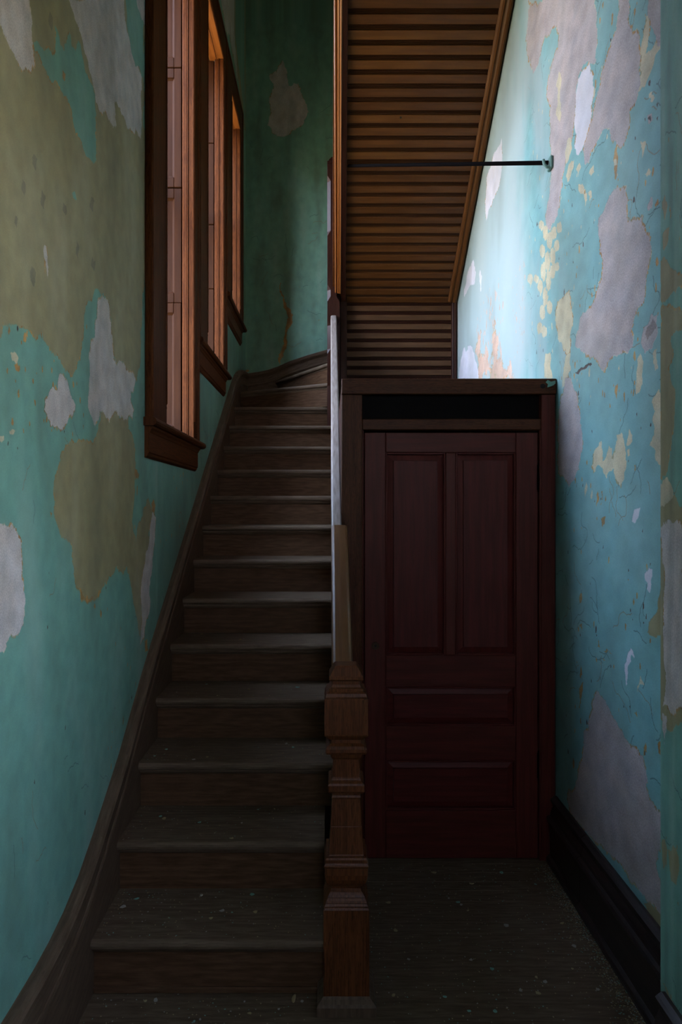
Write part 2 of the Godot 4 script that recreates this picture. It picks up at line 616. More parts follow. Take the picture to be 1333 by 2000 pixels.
# wall in a plane x = const; room_side = +1 when the room lies at greater x. Bands: [d0, d1, h0, h1, material] give the pictures
func side_wall(called: String, label: String, x: float, thick: float, room: float, ds: Array, hs: Array, holes: Array, bands: Array, rest: Material):
	var tools := []
	for i in bands.size() + 1:
		tools.append(start())
	var open := func(i: int, j: int) -> bool:
		if i < 0 or j < 0 or i >= ds.size() - 1 or j >= hs.size() - 1:
			return false
		for h in holes:
			if ds[i] >= h[0] - 0.001 and ds[i + 1] <= h[1] + 0.001 and hs[j] >= h[2] - 0.001 and hs[j + 1] <= h[3] + 0.001:
				return true
		return false
	var xb := x - room * thick
	var plain_st: SurfaceTool = tools[bands.size()]
	for i in ds.size() - 1:
		for j in hs.size() - 1:
			if open.call(i, j):
				continue
			var which := bands.size()
			for k in bands.size():
				if ds[i] >= bands[k][0] - 0.001 and ds[i + 1] <= bands[k][1] + 0.001:
					which = k
			var c := [P(x, hs[j], ds[i]), P(x, hs[j], ds[i + 1]), P(x, hs[j + 1], ds[i + 1]), P(x, hs[j + 1], ds[i])]
			var uv := [Vector2.ZERO, Vector2.ZERO, Vector2.ZERO, Vector2.ZERO]
			if which < bands.size():
				var b: Array = bands[which]
				for k in 4:
					uv[k] = Vector2((-c[k].z - b[0]) / (b[1] - b[0]), (b[3] - c[k].y) / (b[3] - b[2]))
			if room < 0:
				c.reverse()
				uv.reverse()
			wall_quad(tools[which], c[0], c[1], c[2], c[3], uv)
			var o := [P(xb, hs[j], ds[i]), P(xb, hs[j + 1], ds[i]), P(xb, hs[j + 1], ds[i + 1]), P(xb, hs[j], ds[i + 1])]
			var mid := P((x + xb) / 2, (hs[j] + hs[j + 1]) / 2, (ds[i] + ds[i + 1]) / 2)
			face_out(plain_st, o, mid, Vector3.UP)
			for e in [[i - 1, j, ds[i], ds[i], hs[j], hs[j + 1]], [i + 1, j, ds[i + 1], ds[i + 1], hs[j], hs[j + 1]], [i, j - 1, ds[i], ds[i + 1], hs[j], hs[j]], [i, j + 1, ds[i], ds[i + 1], hs[j + 1], hs[j + 1]]]:
				if open.call(e[0], e[1]) or e[0] < 0 or e[1] < 0 or e[0] >= ds.size() - 1 or e[1] >= hs.size() - 1:
					if e[2] == e[3]:
						face_out(plain_st, [P(x, e[4], e[2]), P(x, e[5], e[2]), P(xb, e[5], e[2]), P(xb, e[4], e[2])], mid, Vector3.UP)
					else:
						face_out(plain_st, [P(x, e[4], e[2]), P(x, e[4], e[3]), P(xb, e[4], e[3]), P(xb, e[4], e[2])], mid, Vector3.UP)
	var mesh := ArrayMesh.new()
	for k in bands.size() + 1:
		tools[k].commit(mesh)
	var o := MeshInstance3D.new()
	o.mesh = mesh
	var s := 0
	for k in bands.size() + 1:
		o.set_surface_override_material(s, bands[k][4] if k < bands.size() else rest)
		s += 1
	o.name = numbered(called)
	add_child(o)
	tag_structure(o, label, "wall")

func build_shell():
	var near := paint("teal", PATCHES_LEFT, 1.45, 3.06, 0.15, 4.05, 1024, 2048, [
		["crack", 1.6, 0.3, 1.3, 3.4, 70], ["orange", 1.62, 1.72, 0.32, 0.3, 30, Vector2(1.5, 4.5), 1.5], ["orange", 2.0, 1.7, 0.4, 0.5, 34, Vector2(1.2, 3.6), 1.8], ["orange", 2.0, 2.9, 0.2, 0.5, 20, Vector2(1.2, 3.6), 1.8], ["orange", 2.35, 0.5, 0.4, 1.2, 40, Vector2(1.0, 2.5), 2.5], ["orange", 2.35, 3.0, 0.5, 0.9, 55, Vector2(1.0, 2.5), 2.5],
		["brown", 1.6, 0.3, 1.3, 3.4, 60, Vector2(0.8, 1.6), 2.2]])
	var far := paint("teal", PATCHES_LEFT_FAR, 3.06, BACK, 0.15, 5.4, 1024, 1024, [["crack", 3.0, 0.3, 3.0, 3.0, 60], ["orange", 2.95, 0.8, 2.0, 1.4, 60, Vector2(0.8, 2.0), 1.8]])
	side_wall("wall_left", "left stairwell wall of peeling teal paint over olive undercoat and grey plaster, pierced by tall windows", WALL_L, 0.32, 1.0, [-2.5, 1.45, 3.06, 3.82, 4.07, 4.87, 5.1, 5.75, BACK], [-0.2, 1.88, 2.48, 3.06, 4.75, 7.2],
		[[3.06, 3.82, 1.88, 4.75], [4.07, 4.87, 2.48, 4.75], [5.1, 5.75, 3.06, 4.75]], [[1.45, 3.06, 0.15, 4.05, near], [3.06, BACK, 0.15, 5.4, far]], mats["outer_plaster"])
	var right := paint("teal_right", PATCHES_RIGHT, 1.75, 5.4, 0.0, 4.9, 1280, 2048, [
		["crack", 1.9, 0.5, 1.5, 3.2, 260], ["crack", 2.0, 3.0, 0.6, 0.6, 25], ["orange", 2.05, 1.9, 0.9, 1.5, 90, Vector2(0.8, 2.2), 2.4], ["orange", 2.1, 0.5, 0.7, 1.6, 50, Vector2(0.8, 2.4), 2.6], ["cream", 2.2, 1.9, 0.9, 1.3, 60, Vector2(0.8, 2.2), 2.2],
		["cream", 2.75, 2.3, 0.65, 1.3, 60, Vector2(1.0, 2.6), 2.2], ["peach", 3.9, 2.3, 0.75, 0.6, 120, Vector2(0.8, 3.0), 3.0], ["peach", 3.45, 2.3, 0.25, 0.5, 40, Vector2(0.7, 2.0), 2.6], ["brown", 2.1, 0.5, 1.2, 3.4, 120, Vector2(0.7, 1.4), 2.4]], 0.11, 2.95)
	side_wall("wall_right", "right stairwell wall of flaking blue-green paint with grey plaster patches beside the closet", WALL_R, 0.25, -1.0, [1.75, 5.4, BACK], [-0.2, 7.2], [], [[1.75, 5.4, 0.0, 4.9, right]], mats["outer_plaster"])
	var pier := paint("teal", PATCHES_PIER, 1.45, 1.795, -0.05, 3.3, 256, 1536, [["crack", 1.5, 0.1, 0.25, 3.0, 60], ["orange", 1.6, 0.1, 0.2, 3.0, 40, Vector2(0.8, 2.0), 2.2]])
	side_wall("wall_pier", "projecting pier of peeling green and cream paint at the right edge nearest the viewer", PIER, 0.37, -1.0, [-2.5, 0.35, 0.95, 1.45, 1.795], [-0.2, 1.2, 2.95, 7.2], [[0.35, 0.95, 1.2, 2.95]], [[1.45, 1.795, -0.05, 3.3, pier]], mats["outer_plaster"])
	# end wall, with its picture on the room side
	var back := paint("teal_back", PATCHES_BACK, -0.8, 0.25, 2.4, 6.0, 512, 1408, [["crack", -0.75, 2.8, 0.9, 2.4, 40], ["orange", -0.75, 2.8, 0.9, 1.2, 12, Vector2(0.8, 1.6), 1.6]])
	var sa := start()
	var sb := start()
	var q := [P(-0.8, -0.2, BACK), P(1.2, -0.2, BACK), P(1.2, 7.2, BACK), P(-0.8, 7.2, BACK)]
	var uv := []
	for p in q:
		uv.append(Vector2((p.x + 0.8) / 1.05, (6.0 - p.y) / 3.6))
	wall_quad(sa, q[0], q[1], q[2], q[3], uv)
	var c := P(0.2, 2.7, BACK + 0.15)
	face_out(sb, [P(-1.1, -0.2, BACK + 0.3), P(1.24, -0.2, BACK + 0.3), P(1.24, 7.2, BACK + 0.3), P(-1.1, 7.2, BACK + 0.3)], c, Vector3.UP)
	face_out(sb, [P(-1.1, -0.2, BACK + 0.3), P(-1.1, -0.2, BACK), P(-1.1, 7.2, BACK), P(-1.1, 7.2, BACK + 0.3)], c, Vector3.UP)
	face_out(sb, [P(1.24, -0.2, BACK + 0.3), P(1.24, -0.2, BACK), P(1.24, 7.2, BACK), P(1.24, 7.2, BACK + 0.3)], c, Vector3.UP)
	var mesh := ArrayMesh.new()
	sa.commit(mesh)
	sb.commit(mesh)
	var o := MeshInstance3D.new()
	o.mesh = mesh
	o.set_surface_override_material(0, back)
	o.set_surface_override_material(1, mats["outer_plaster"])
	o.name = "wall_back"
	add_child(o)
	tag_structure(o, "dark green end wall above the winding steps with one grey plaster patch and an orange crack", "wall")
	var st := start()
	box(st, -1.1, 0.05, -0.2, 7.2, -2.8, -2.5, Vector3.UP, 0.0)
	box(st, 0.75, 1.24, -0.2, 7.2, -2.8, -2.5, Vector3.UP, 0.0)
	box(st, 0.05, 0.75, -0.2, 2.1, -2.8, -2.5, Vector3.UP, 0.0)
	box(st, 0.05, 0.75, 3.1, 7.2, -2.8, -2.5, Vector3.UP, 0.0)
	struct("wall_front", st, mats["outer_plaster"], "plain wall of the hall behind the viewer", "wall")
	st = start()
	box(st, -1.1, 1.24, 7.2, 7.4, -2.8, BACK + 0.3, Vector3.RIGHT, 0.0)
	struct("ceiling", st, mats["ceiling_plaster"], "plaster ceiling high over the stairwell", "ceiling")

# outside: an added, unseen wing placed to cut sky light from the windows
func build_sky_blocker():
	var st := start()
	box(st, -10.0, -1.1, -1.0, 6.2, BACK + 2.7, BACK + 6.0, Vector3.RIGHT, 0.0)
	struct("wall_sky_blocker", st, mats["brick"], "added unseen wing of the house standing outside, beyond the farthest window", "sky_blocker")

# ------------------------------------------------------------------ windows
func build_windows():
	window(1, 2.85, 3.12, 3.742, 3.874, 1.92, 3.97, [1.94, 2.672, 2.676, 3.308, 3.314, 3.972, 3.976, 4.70], "nearest shuttered window on the left wall, lowest sill of the three")
	window(2, 3.90, 4.17, 4.79, 4.92, 2.52, 4.92, [2.54, 3.09, 3.094, 3.542, 3.548, 4.118, 4.122, 4.70], "middle shuttered window on the left wall with sill at half height of the flight")
	window(3, 4.93, 5.20, 5.67, 5.83, 3.105, 5.95, [3.12, 3.605, 3.609, 4.13, 4.136, 4.40, 4.404, 4.70], "farthest shuttered window on the left wall beside the end wall, highest sill")

	added_fill_windows()

# added unseen windows beside and behind the viewer, put in for fill light
func added_fill_windows():
	added_fill_window(4, frame(P(PIER, 1.2, 0.35), Vector3(0, 0, -1), Vector3.UP), 0.6, 1.75, "added fill light window in the right wall beside the viewer, out of the picture")
	added_fill_window(5, frame(P(0.75, 2.1, -2.5), Vector3.LEFT, Vector3.UP), 0.7, 1.0, "added fill light window in the wall behind the viewer, out of the picture")

# xf: lower corner of the opening, x along the sill, y up, z out of the room
func added_fill_window(n: int, at: Transform3D, wide: float, high: float, label: String):
	var w := Node3D.new()
	w.name = "window_%d" % n  # only the added fill-light windows are named here
	w.position = at.origin
	add_child(w)
	tag_structure(w, label, "window")
	var U := Vector3.UP
	var Z := at.basis.x
	var bar := func(st: SurfaceTool, a: Vector3, b: Vector3, g: Vector3):
		box_at(st, Transform3D(at.basis, at * ((a + b) / 2.0)), (b - a).abs(), g, 0.003)
	var st := start()
	bar.call(st, Vector3(-0.1, -0.1, -0.03), Vector3(0.0, high + 0.1, 0.0), U)
	bar.call(st, Vector3(wide, -0.1, -0.03), Vector3(wide + 0.1, high + 0.1, 0.0), U)
	bar.call(st, Vector3(0, high, -0.03), Vector3(wide, high + 0.1, 0.0), Z)
	bar.call(st, Vector3(-0.13, -0.04, -0.05), Vector3(wide + 0.13, 0.0, 0.0), Z)
	bar.call(st, Vector3(-0.1, -0.18, -0.02), Vector3(wide + 0.1, -0.04, 0.0), Z)
	obj("casing", st, mats["window_wood"], w)
	for up in 2:
		var y0 := 0.0 if up == 0 else high / 2 - 0.02
		var y1 := high / 2 + 0.02 if up == 0 else high
		var zz := 0.16 if up == 0 else 0.2
		st = start()
		bar.call(st, Vector3(0, y0, zz), Vector3(0.05, y1, zz + 0.035), U)
		bar.call(st, Vector3(wide - 0.05, y0, zz), Vector3(wide, y1, zz + 0.035), U)
		bar.call(st, Vector3(0.05, y0, zz), Vector3(wide - 0.05, y0 + 0.05, zz + 0.035), Z)
		bar.call(st, Vector3(0.05, y1 - 0.04, zz), Vector3(wide - 0.05, y1, zz + 0.035), Z)
		var sash := obj("sash", st, mats["window_wood"], w)
		st = start()
		bar.call(st, Vector3(0.04, y0 + 0.03, zz + 0.015), Vector3(wide - 0.04, y1 - 0.03, zz + 0.019), U)
		obj("glass_pane", st, mats["glass"], sash)

func window(n: int, d0: float, e0: float, e1: float, d1: float, sill: float, _far: float, tiers: Array, label: String):
	var head := 4.70
	var w := Node3D.new()
	w.name = "window_%d" % n
	w.position = P(WALL_L, sill, (e0 + e1) / 2)
	add_child(w)
	tag_structure(w, label, "window")
	var wm: Material = mats["window_wood"]
	var UPV := Vector3.UP
	var Z := Vector3(0, 0, 1)
	# casings with a back band and a bead with stopped end
	for side in 2:
		var a := d0 if side == 0 else e1
		var b := e0 if side == 0 else d1
		var st := start()
		box(st, WALL_L, -0.746, sill - 0.01, head, a + (0.0 if side == 0 else 0.003), b - (0.003 if side == 0 else 0.0), UPV, 0.003)
		var oe := a - 0.002 if side == 0 else b - 0.026
		box(st, WALL_L, -0.738, sill - 0.01, 4.92, oe, oe + 0.028, UPV, 0.006)
		box(st, WALL_L, -0.742, sill - 0.01, 4.9, oe + (0.030 if side == 0 else -0.012), oe + (0.040 if side == 0 else -0.002), UPV, 0.004)
		var ie := b - 0.0215 if side == 0 else a + 0.0015
		box(st, WALL_L, -0.741, sill + 0.09, head - 0.06, ie, ie + 0.02, UPV, 0.006)
		box(st, WALL_L, -0.744, sill + 0.07, sill + 0.085, ie, ie + 0.02, UPV, 0.004)
		obj("casing", st, wm, w)
	var st := start()
	box(st, WALL_L, -0.746, head + 0.003, 4.918, d0 + 0.002, d1 - 0.002, Z, 0.003)
	box(st, WALL_L, -0.738, 4.89, 4.92, d0, d1, Z, 0.006)
	box(st, WALL_L, -0.741, head + 0.0015, head + 0.02, e0 - 0.02, e1 + 0.02, Z, 0.005)
	obj("head_casing", st, wm, w)
	# lining of the head: boards with beads between
	st = start()
	var xs := [-0.746, -0.80, -0.803, -0.85, -0.853, -0.96]
	for i in range(0, 6, 2):
		box(st, xs[i], xs[i + 1], head - 0.001 + 0.002 * (i / 2), head + 0.03, e0 - 0.03, e1 + 0.03, Z, 0.004)
	box(st, -0.803, -0.797, head - 0.006, head + 0.02, e0 - 0.02, e1, Z, 0.003)
	obj("head_lining", st, mats["string_wood"], w)
	# stool and apron
	st = start()
	var nose := PackedVector2Array()
	nose.append(Vector2(-0.97, -0.036))
	nose.append(Vector2(-0.752, -0.036))
	for k in 7:
		var t := -PI / 2 + PI * k / 6.0
		nose.append(Vector2(-0.752 + 0.016 + cos(t) * 0.017, -0.018 + sin(t) * 0.018))
	nose.append(Vector2(-0.97, 0.0))
	sweep(st, nose, [frame(P(0, sill, e0 - 0.04), Vector3.RIGHT, UPV), frame(P(0, sill, e1 + 0.04), Vector3.RIGHT, UPV)])
	var tip := PackedVector2Array([Vector2(WALL_L, -0.036)])
	for k in range(1, nose.size() - 1):
		tip.append(nose[k])
	tip.append(Vector2(WALL_L, 0.0))
	sweep(st, tip, [frame(P(0, sill, d0 - 0.022), Vector3.RIGHT, UPV), frame(P(0, sill, e0 - 0.04), Vector3.RIGHT, UPV)])
	sweep(st, tip, [frame(P(0, sill, e1 + 0.04), Vector3.RIGHT, UPV), frame(P(0, sill, d1 + 0.09), Vector3.RIGHT, UPV)])
	obj("window_sill", st, wm, w)
	st = start()
	var ap := PackedVector2Array([Vector2(0, -0.036), Vector2(0.034, -0.036), Vector2(0.033, -0.045), Vector2(0.027, -0.052), Vector2(0.023, -0.062), Vector2(0.020, -0.064), Vector2(0.020, -0.145), Vector2(0.015, -0.150), Vector2(0.012, -0.160), Vector2(0.004, -0.168), Vector2(0, -0.168)])
	sweep(st, ap, [frame(P(WALL_L, sill, d0 - 0.005), Vector3.RIGHT, UPV), frame(P(WALL_L, sill, d1 + 0.02), Vector3.RIGHT, UPV)])
	obj("apron", st, wm, w)
	# jambs: lining strips, then the folded shutter with raised panels
	for side in 2:
		var e := e0 if side == 0 else e1
		var s := -1.0 if side == 0 else 1.0       # away from the opening
		st = start()
		box(st, -0.778, -0.746, sill, head, e, e + s * 0.07, UPV, 0.004)
		box(st, -0.783, -0.777, sill, head, e - s * 0.004, e + s * 0.03, UPV, 0.003)
		box(st, -0.812, -0.784, sill, head, e + s * 0.006, e + s * 0.07, UPV, 0.004)
		box(st, -0.965, -0.81, sill, head, e + s * 0.062, e + s * 0.078, UPV, 0.002)
		obj("jamb_lining", st, wm, w)
		var k := 0
		while k < tiers.size() - 1:
			var low: bool = n == 1 and k == 0
			var zf := e + s * (0.016 if low else 0.026)
			var y0: float = tiers[k]
			var y1: float = tiers[k + 1] + (0.008 if k + 2 >= tiers.size() else 0.0)
			st = start()
			var x0 := -0.965
			var x1 := -0.820
			var z0 := zf
			var z1 := zf + s * 0.028
			box(st, x0, x0 + 0.03, y0, y1, z0, z1, UPV, 0.003)
			box(st, x1 - 0.042, x1, y0, y1, z0, z1, UPV, 0.003)
			box(st, x0 + 0.03, x1 - 0.042, y0, y0 + 0.055, z0, z1, UPV, 0.003)
			box(st, x0 + 0.03, x1 - 0.042, y1 - 0.055, y1, z0, z1, UPV, 0.003)
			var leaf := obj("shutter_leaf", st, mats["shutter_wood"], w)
			st = start()
			var pw := x1 - 0.042 - (x0 + 0.03)
			var ph := y1 - y0 - 0.11
			var xf := Transform3D(Basis(Vector3.RIGHT * s, UPV, Vector3(0, 0, s)), P(x0 + 0.03 if s > 0 else x1 - 0.042, y0 + 0.055, zf + s * 0.004))
			raised_panel(st, xf, pw, ph, 0.012, -0.001, -0.014, UPV)
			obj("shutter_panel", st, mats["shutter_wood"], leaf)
			k += 2
	# two sliding sashes, each with one pane
	var half := (sill + head) / 2
	for up in 2:
		var y0 := sill if up == 0 else half - 0.02
		var y1 := half + 0.02 if up == 0 else head
		var xa := -0.985 if up == 0 else -1.025
		st = start()
		box(st, xa - 0.035, xa, y0, y1, e0 - 0.055, e0 + 0.0, UPV, 0.003)
		box(st, xa - 0.035, xa, y0, y1, e1 - 0.0, e1 + 0.055, UPV, 0.003)
		box(st, xa - 0.035, xa, y0, y0 + (0.07 if up == 0 else 0.035), e0, e1, Z, 0.003)
		box(st, xa - 0.035, xa, y1 - (0.035 if up == 0 else 0.05), y1, e0, e1, Z, 0.003)
		var sash := obj("sash", st, wm, w)
		st = start()
		box(st, xa - 0.020, xa - 0.016, y0 + 0.03, y1 - 0.03, e0 - 0.005, e1 + 0.005, UPV, 0.0)
		obj("glass_pane", st, mats["glass"], sash)

# ------------------------------------------------------------------ floor and baseboards
func build_floor():
	var st := start()
	box(st, -1.1, 1.24, -0.2, -0.022, -2.8, BACK + 0.3, Vector3.RIGHT, 0.0)
	var fl := struct("floor", st, mats["floor_wood"], "dark dusty floorboards strewn with paint flakes in front of the closet", "floor")
	var d := -2.5
	var i := 0
	while d < 2.98:
		var w := 0.066 + 0.004 * (i % 3)
		st = start()
		box(st, WALL_L, WALL_R if d > 1.72 else PIER, -0.022, 0.0 - 0.0003 * ((i * 7) % 4), d, minf(d + w - 0.0014, 3.04), Vector3.RIGHT, 0.0006)
		obj("floorboard", st, mats["floor_wood"], fl)
		d += w
		i += 1

func base_profile(top: float) -> PackedVector2Array:
	# x = how far it stands off the wall, y = height
	var k := top / 0.285
	var r := PackedVector2Array()
	for p in [[0, 0], [0.046, 0], [0.046, 0.012], [0.042, 0.022], [0.034, 0.028], [0.030, 0.03], [0.030, 0.168], [0.034, 0.172], [0.043, 0.180], [0.045, 0.190], [0.040, 0.198], [0.028, 0.202], [0.026, 0.215], [0.022, 0.226], [0.016, 0.240], [0.018, 0.252], [0.026, 0.262], [0.027, 0.272], [0.020, 0.278], [0.010, 0.285], [0, 0.285]]:
		r.append(Vector2(p[0], p[1] * k))
	return r

func build_baseboards():
	var st := start()
	sweep(st, base_profile(0.285), [frame(P(WALL_R, 0, 1.795), Vector3.LEFT, Vector3.UP), frame(P(WALL_R, 0, 2.62), Vector3.LEFT, Vector3.UP)])
	sweep(st, base_profile(0.285), [frame(P(WALL_R, 0, 2.622), Vector3.LEFT, Vector3.UP), frame(P(WALL_R, 0, CLOSET), Vector3.LEFT, Vector3.UP)])
	struct("baseboard_right", st, mats["base_wood"], "tall black-brown moulded baseboard along the right wall running to the closet", "baseboard")
	st = start()
	sweep(st, base_profile(0.285), [frame(P(PIER, 0, -2.5), Vector3.LEFT, Vector3.UP), frame(P(PIER, 0, 1.77), Vector3.LEFT, Vector3.UP)])
	struct("baseboard_pier", st, mats["base_wood"], "short moulded baseboard at the foot of the near right pier", "baseboard")

# ------------------------------------------------------------------ staircase
var stair: Node3D

func nose(n: float) -> float:
	return NOSE1 + (n - 1.0) * RUN

func tread_profile(run: float) -> PackedVector2Array:
	# x = back from the nosing, y = 0 at the walking surface; rounded nosing with a cove moulding below
	var r := PackedVector2Array([Vector2(run, 0.0)])
	for k in 7:
		var t := PI / 2 + PI * k / 6.0
		r.append(Vector2(0.014 + cos(t) * 0.014, -0.0155 + sin(t) * 0.0155))
	for p in [[0.018, -0.031], [0.018, -0.036], [0.021, -0.042], [0.027, -0.048], [0.030, -0.050], [0.034, -0.052], [0.034, -0.031], [run, -0.031]]:
		r.append(Vector2(p[0], p[1]))
	return r

func build_stairs():
	stair = thing("staircase", "worn dark wooden staircase climbing along the left wall, turning in winders at the end wall", "staircase", P(-0.37, 0, NOSE1))
	for n in range(1, 14):
		var d := nose(n)
		var h := RISE * n
		var st := start()
		var xr := -0.020 if n <= 2 else 0.012
		var fr := [frame(P(-0.752, h, d), Vector3(0, 0, -1), Vector3.UP), frame(P(xr, h, d), Vector3(0, 0, -1), Vector3.UP)]
		sweep(st, tread_profile(RUN + 0.05), fr)
		obj("tread", st, mats["tread_wood"], stair)
		st = start()
		box(st, -0.752, xr, h - RISE - 0.002, h - 0.031, d + 0.034, d + 0.058, Vector3.RIGHT, 0.001)
		if n == 1:
			box(st, -0.752, xr, 0.0, 0.02, d + 0.022, d + 0.036, Vector3.RIGHT, 0.004)
		obj("riser", st, mats["riser_wood"], stair)
	# winders: nosing lines fan out from the turning post
	var piv := Vector2(0.03, 5.30)
	var lines := [[0.03, 5.305, -0.752, 5.725], [0.03, 5.37, -0.48, 6.20], [0.06, 5.40, 0.06, 6.20], [0.10, 5.40, 0.62, 6.20], [0.12, 5.38, 0.95, 5.80], [0.12, 5.34, 0.95, 5.34]]
	var corner := [Vector2(-0.752, 6.20), Vector2.ZERO, Vector2.ZERO, Vector2(0.95, 6.20), Vector2.ZERO]
	for k in 5:
		var h := RISE * (14 + k)
		var a: Array = lines[k]
		var b: Array = lines[k + 1]
		var pts := [Vector2(a[0], a[1]), Vector2(a[2], a[3])]
		if corner[k] != Vector2.ZERO:
			pts.append(corner[k])
		pts.append(Vector2(b[2], b[3]))
		pts.append(Vector2(b[0], b[1]))
		var st := start()
		var top := []
		var mid := Vector3.ZERO
		for p in pts:
			top.append(P(p.x, h, p.y))
			mid += P(p.x, h - 0.02, p.y)
		mid /= pts.size()
		face_out(st, top.duplicate(), mid, Vector3.RIGHT)
		var low := []
		for p in pts:
			low.append(P(p.x, h - 0.031, p.y))
		face_out(st, low, mid, Vector3.RIGHT)
		# moulded nosing along the leading edge
		var va := P(a[0], h, a[1])
		var vb := P(a[2], h, a[3])
		var along := (vb - va).normalized()
		var inward := along.cross(Vector3.UP).normalized()
		if inward.dot(mid - va) < 0:
			inward = -inward
		sweep(st, tread_profile(0.06), [frame(va - inward * 0.02 + Vector3(0, 0.0004, 0), inward, Vector3.UP), frame(vb - inward * 0.02 + Vector3(0, 0.0004, 0), inward, Vector3.UP)])
		obj("tread", st, mats["tread_wood"], stair)
		st = start()
		var rise_at := frame(va + inward * 0.014 - Vector3(0, RISE, 0), along, Vector3.UP)
		var L := va.distance_to(vb)
		box_at(st, Transform3D(Basis(along, Vector3.UP, along.cross(Vector3.UP)), rise_at * Vector3(L / 2, (RISE - 0.031) / 2, 0)), Vector3(L, RISE - 0.031, 0.02), along, 0.001)
		obj("riser", st, mats["riser_wood"], stair)
	# wall skirting of the flight: plate and moulded cap that follow the wall up, ease out at both ends and turn the corner
	var path := [[-2.4, 0.325], [1.5, 0.325], [1.65, 0.328], [1.78, 0.334], [1.88, 0.346], [1.98, 0.368], [2.10, 0.410], [2.22, 0.474], [2.34, 0.543], [2.50, 0.640], [2.8, 0.862]]
	for i in 9:
		var d := 3.1 + i * 0.27
		path.append([d, 0.862 + (d - 2.8) * 0.6585])
	for p in [[5.40, 2.567], [5.50, 2.620], [5.62, 2.668], [5.76, 2.710], [5.92, 2.742], [6.08, 2.762], [BACK - 0.02, 2.778]]:
		path.append(p)
	var lower := func(d: float) -> float:
		var n := (d - NOSE1) / RUN
		return clampf((n - 1.3) * RISE, -0.1, 2.3)
	var plate := start()
	var cap := start()
	var cap_prof := PackedVector2Array([Vector2(0, -0.125), Vector2(0.026, -0.125), Vector2(0.029, -0.118), Vector2(0.027, -0.108), Vector2(0.024, -0.104), Vector2(0.024, -0.060), Vector2(0.027, -0.050), Vector2(0.034, -0.042), Vector2(0.040, -0.030), Vector2(0.040, -0.014), Vector2(0.034, -0.005), Vector2(0.022, 0.0), Vector2(0, 0.0)])
	var fr := []
	for p in path:
		fr.append(frame(P(WALL_L, p[1], p[0]), Vector3.RIGHT, Vector3.UP))
	sweep(cap, cap_prof, fr)
	for i in path.size() - 1:
		var a: Array = path[i]
		var b: Array = path[i + 1]
		face(plate, [P(-0.752, lower.call(a[0]), a[0]), P(-0.752, lower.call(b[0]), b[0]), P(-0.752, b[1] - 0.134, b[0]), P(-0.752, a[1] - 0.134, a[0])], Vector3(0, b[1] - a[1], -(b[0] - a[0])).normalized())
		face(plate, [P(WALL_L, lower.call(b[0]), b[0]), P(WALL_L, lower.call(a[0]), a[0]), P(WALL_L, a[1] - 0.134, a[0]), P(WALL_L, b[1] - 0.134, b[0])], Vector3.UP)
		face(plate, [P(WALL_L, a[1] - 0.134, a[0]), P(-0.752, a[1] - 0.134, a[0]), P(-0.752, b[1] - 0.134, b[0]), P(WALL_L, b[1] - 0.134, b[0])], Vector3(0, 0, -1))
		face(plate, [P(WALL_L, lower.call(a[0]), a[0]), P(WALL_L, lower.call(b[0]), b[0]), P(-0.752, lower.call(b[0]), b[0]), P(-0.752, lower.call(a[0]), a[0])], Vector3.UP)
	obj("skirt_plate", plate, mats["skirt_wood"], stair)
	obj("skirt_cap", cap, mats["skirt_wood"], stair)
	# the same along the end wall
	var bp := [[-0.752, 2.778], [-0.66, 2.790], [-0.57, 2.808], [-0.48, 2.838], [-0.37, 2.888], [-0.2, 2.945], [-0.015, 2.998], [0.2, 3.07], [0.97, 3.5]]
	plate = start()
	cap = start()
	fr = []
	for p in bp:
		fr.append(frame(P(p[0], p[1], BACK), Vector3(0, 0, 1), Vector3.UP))
	sweep(cap, cap_prof, fr)
	for i in bp.size() - 1:
		var a: Array = bp[i]
		var b: Array = bp[i + 1]
		face(plate, [P(a[0], 2.3, BACK - 0.022), P(b[0], 2.3, BACK - 0.022), P(b[0], b[1] - 0.11, BACK - 0.022), P(a[0], a[1] - 0.11, BACK - 0.022)], Vector3.RIGHT)
	obj("skirt_plate", plate, mats["skirt_wood"], stair)
	obj("skirt_cap", cap, mats["skirt_wood"], stair)

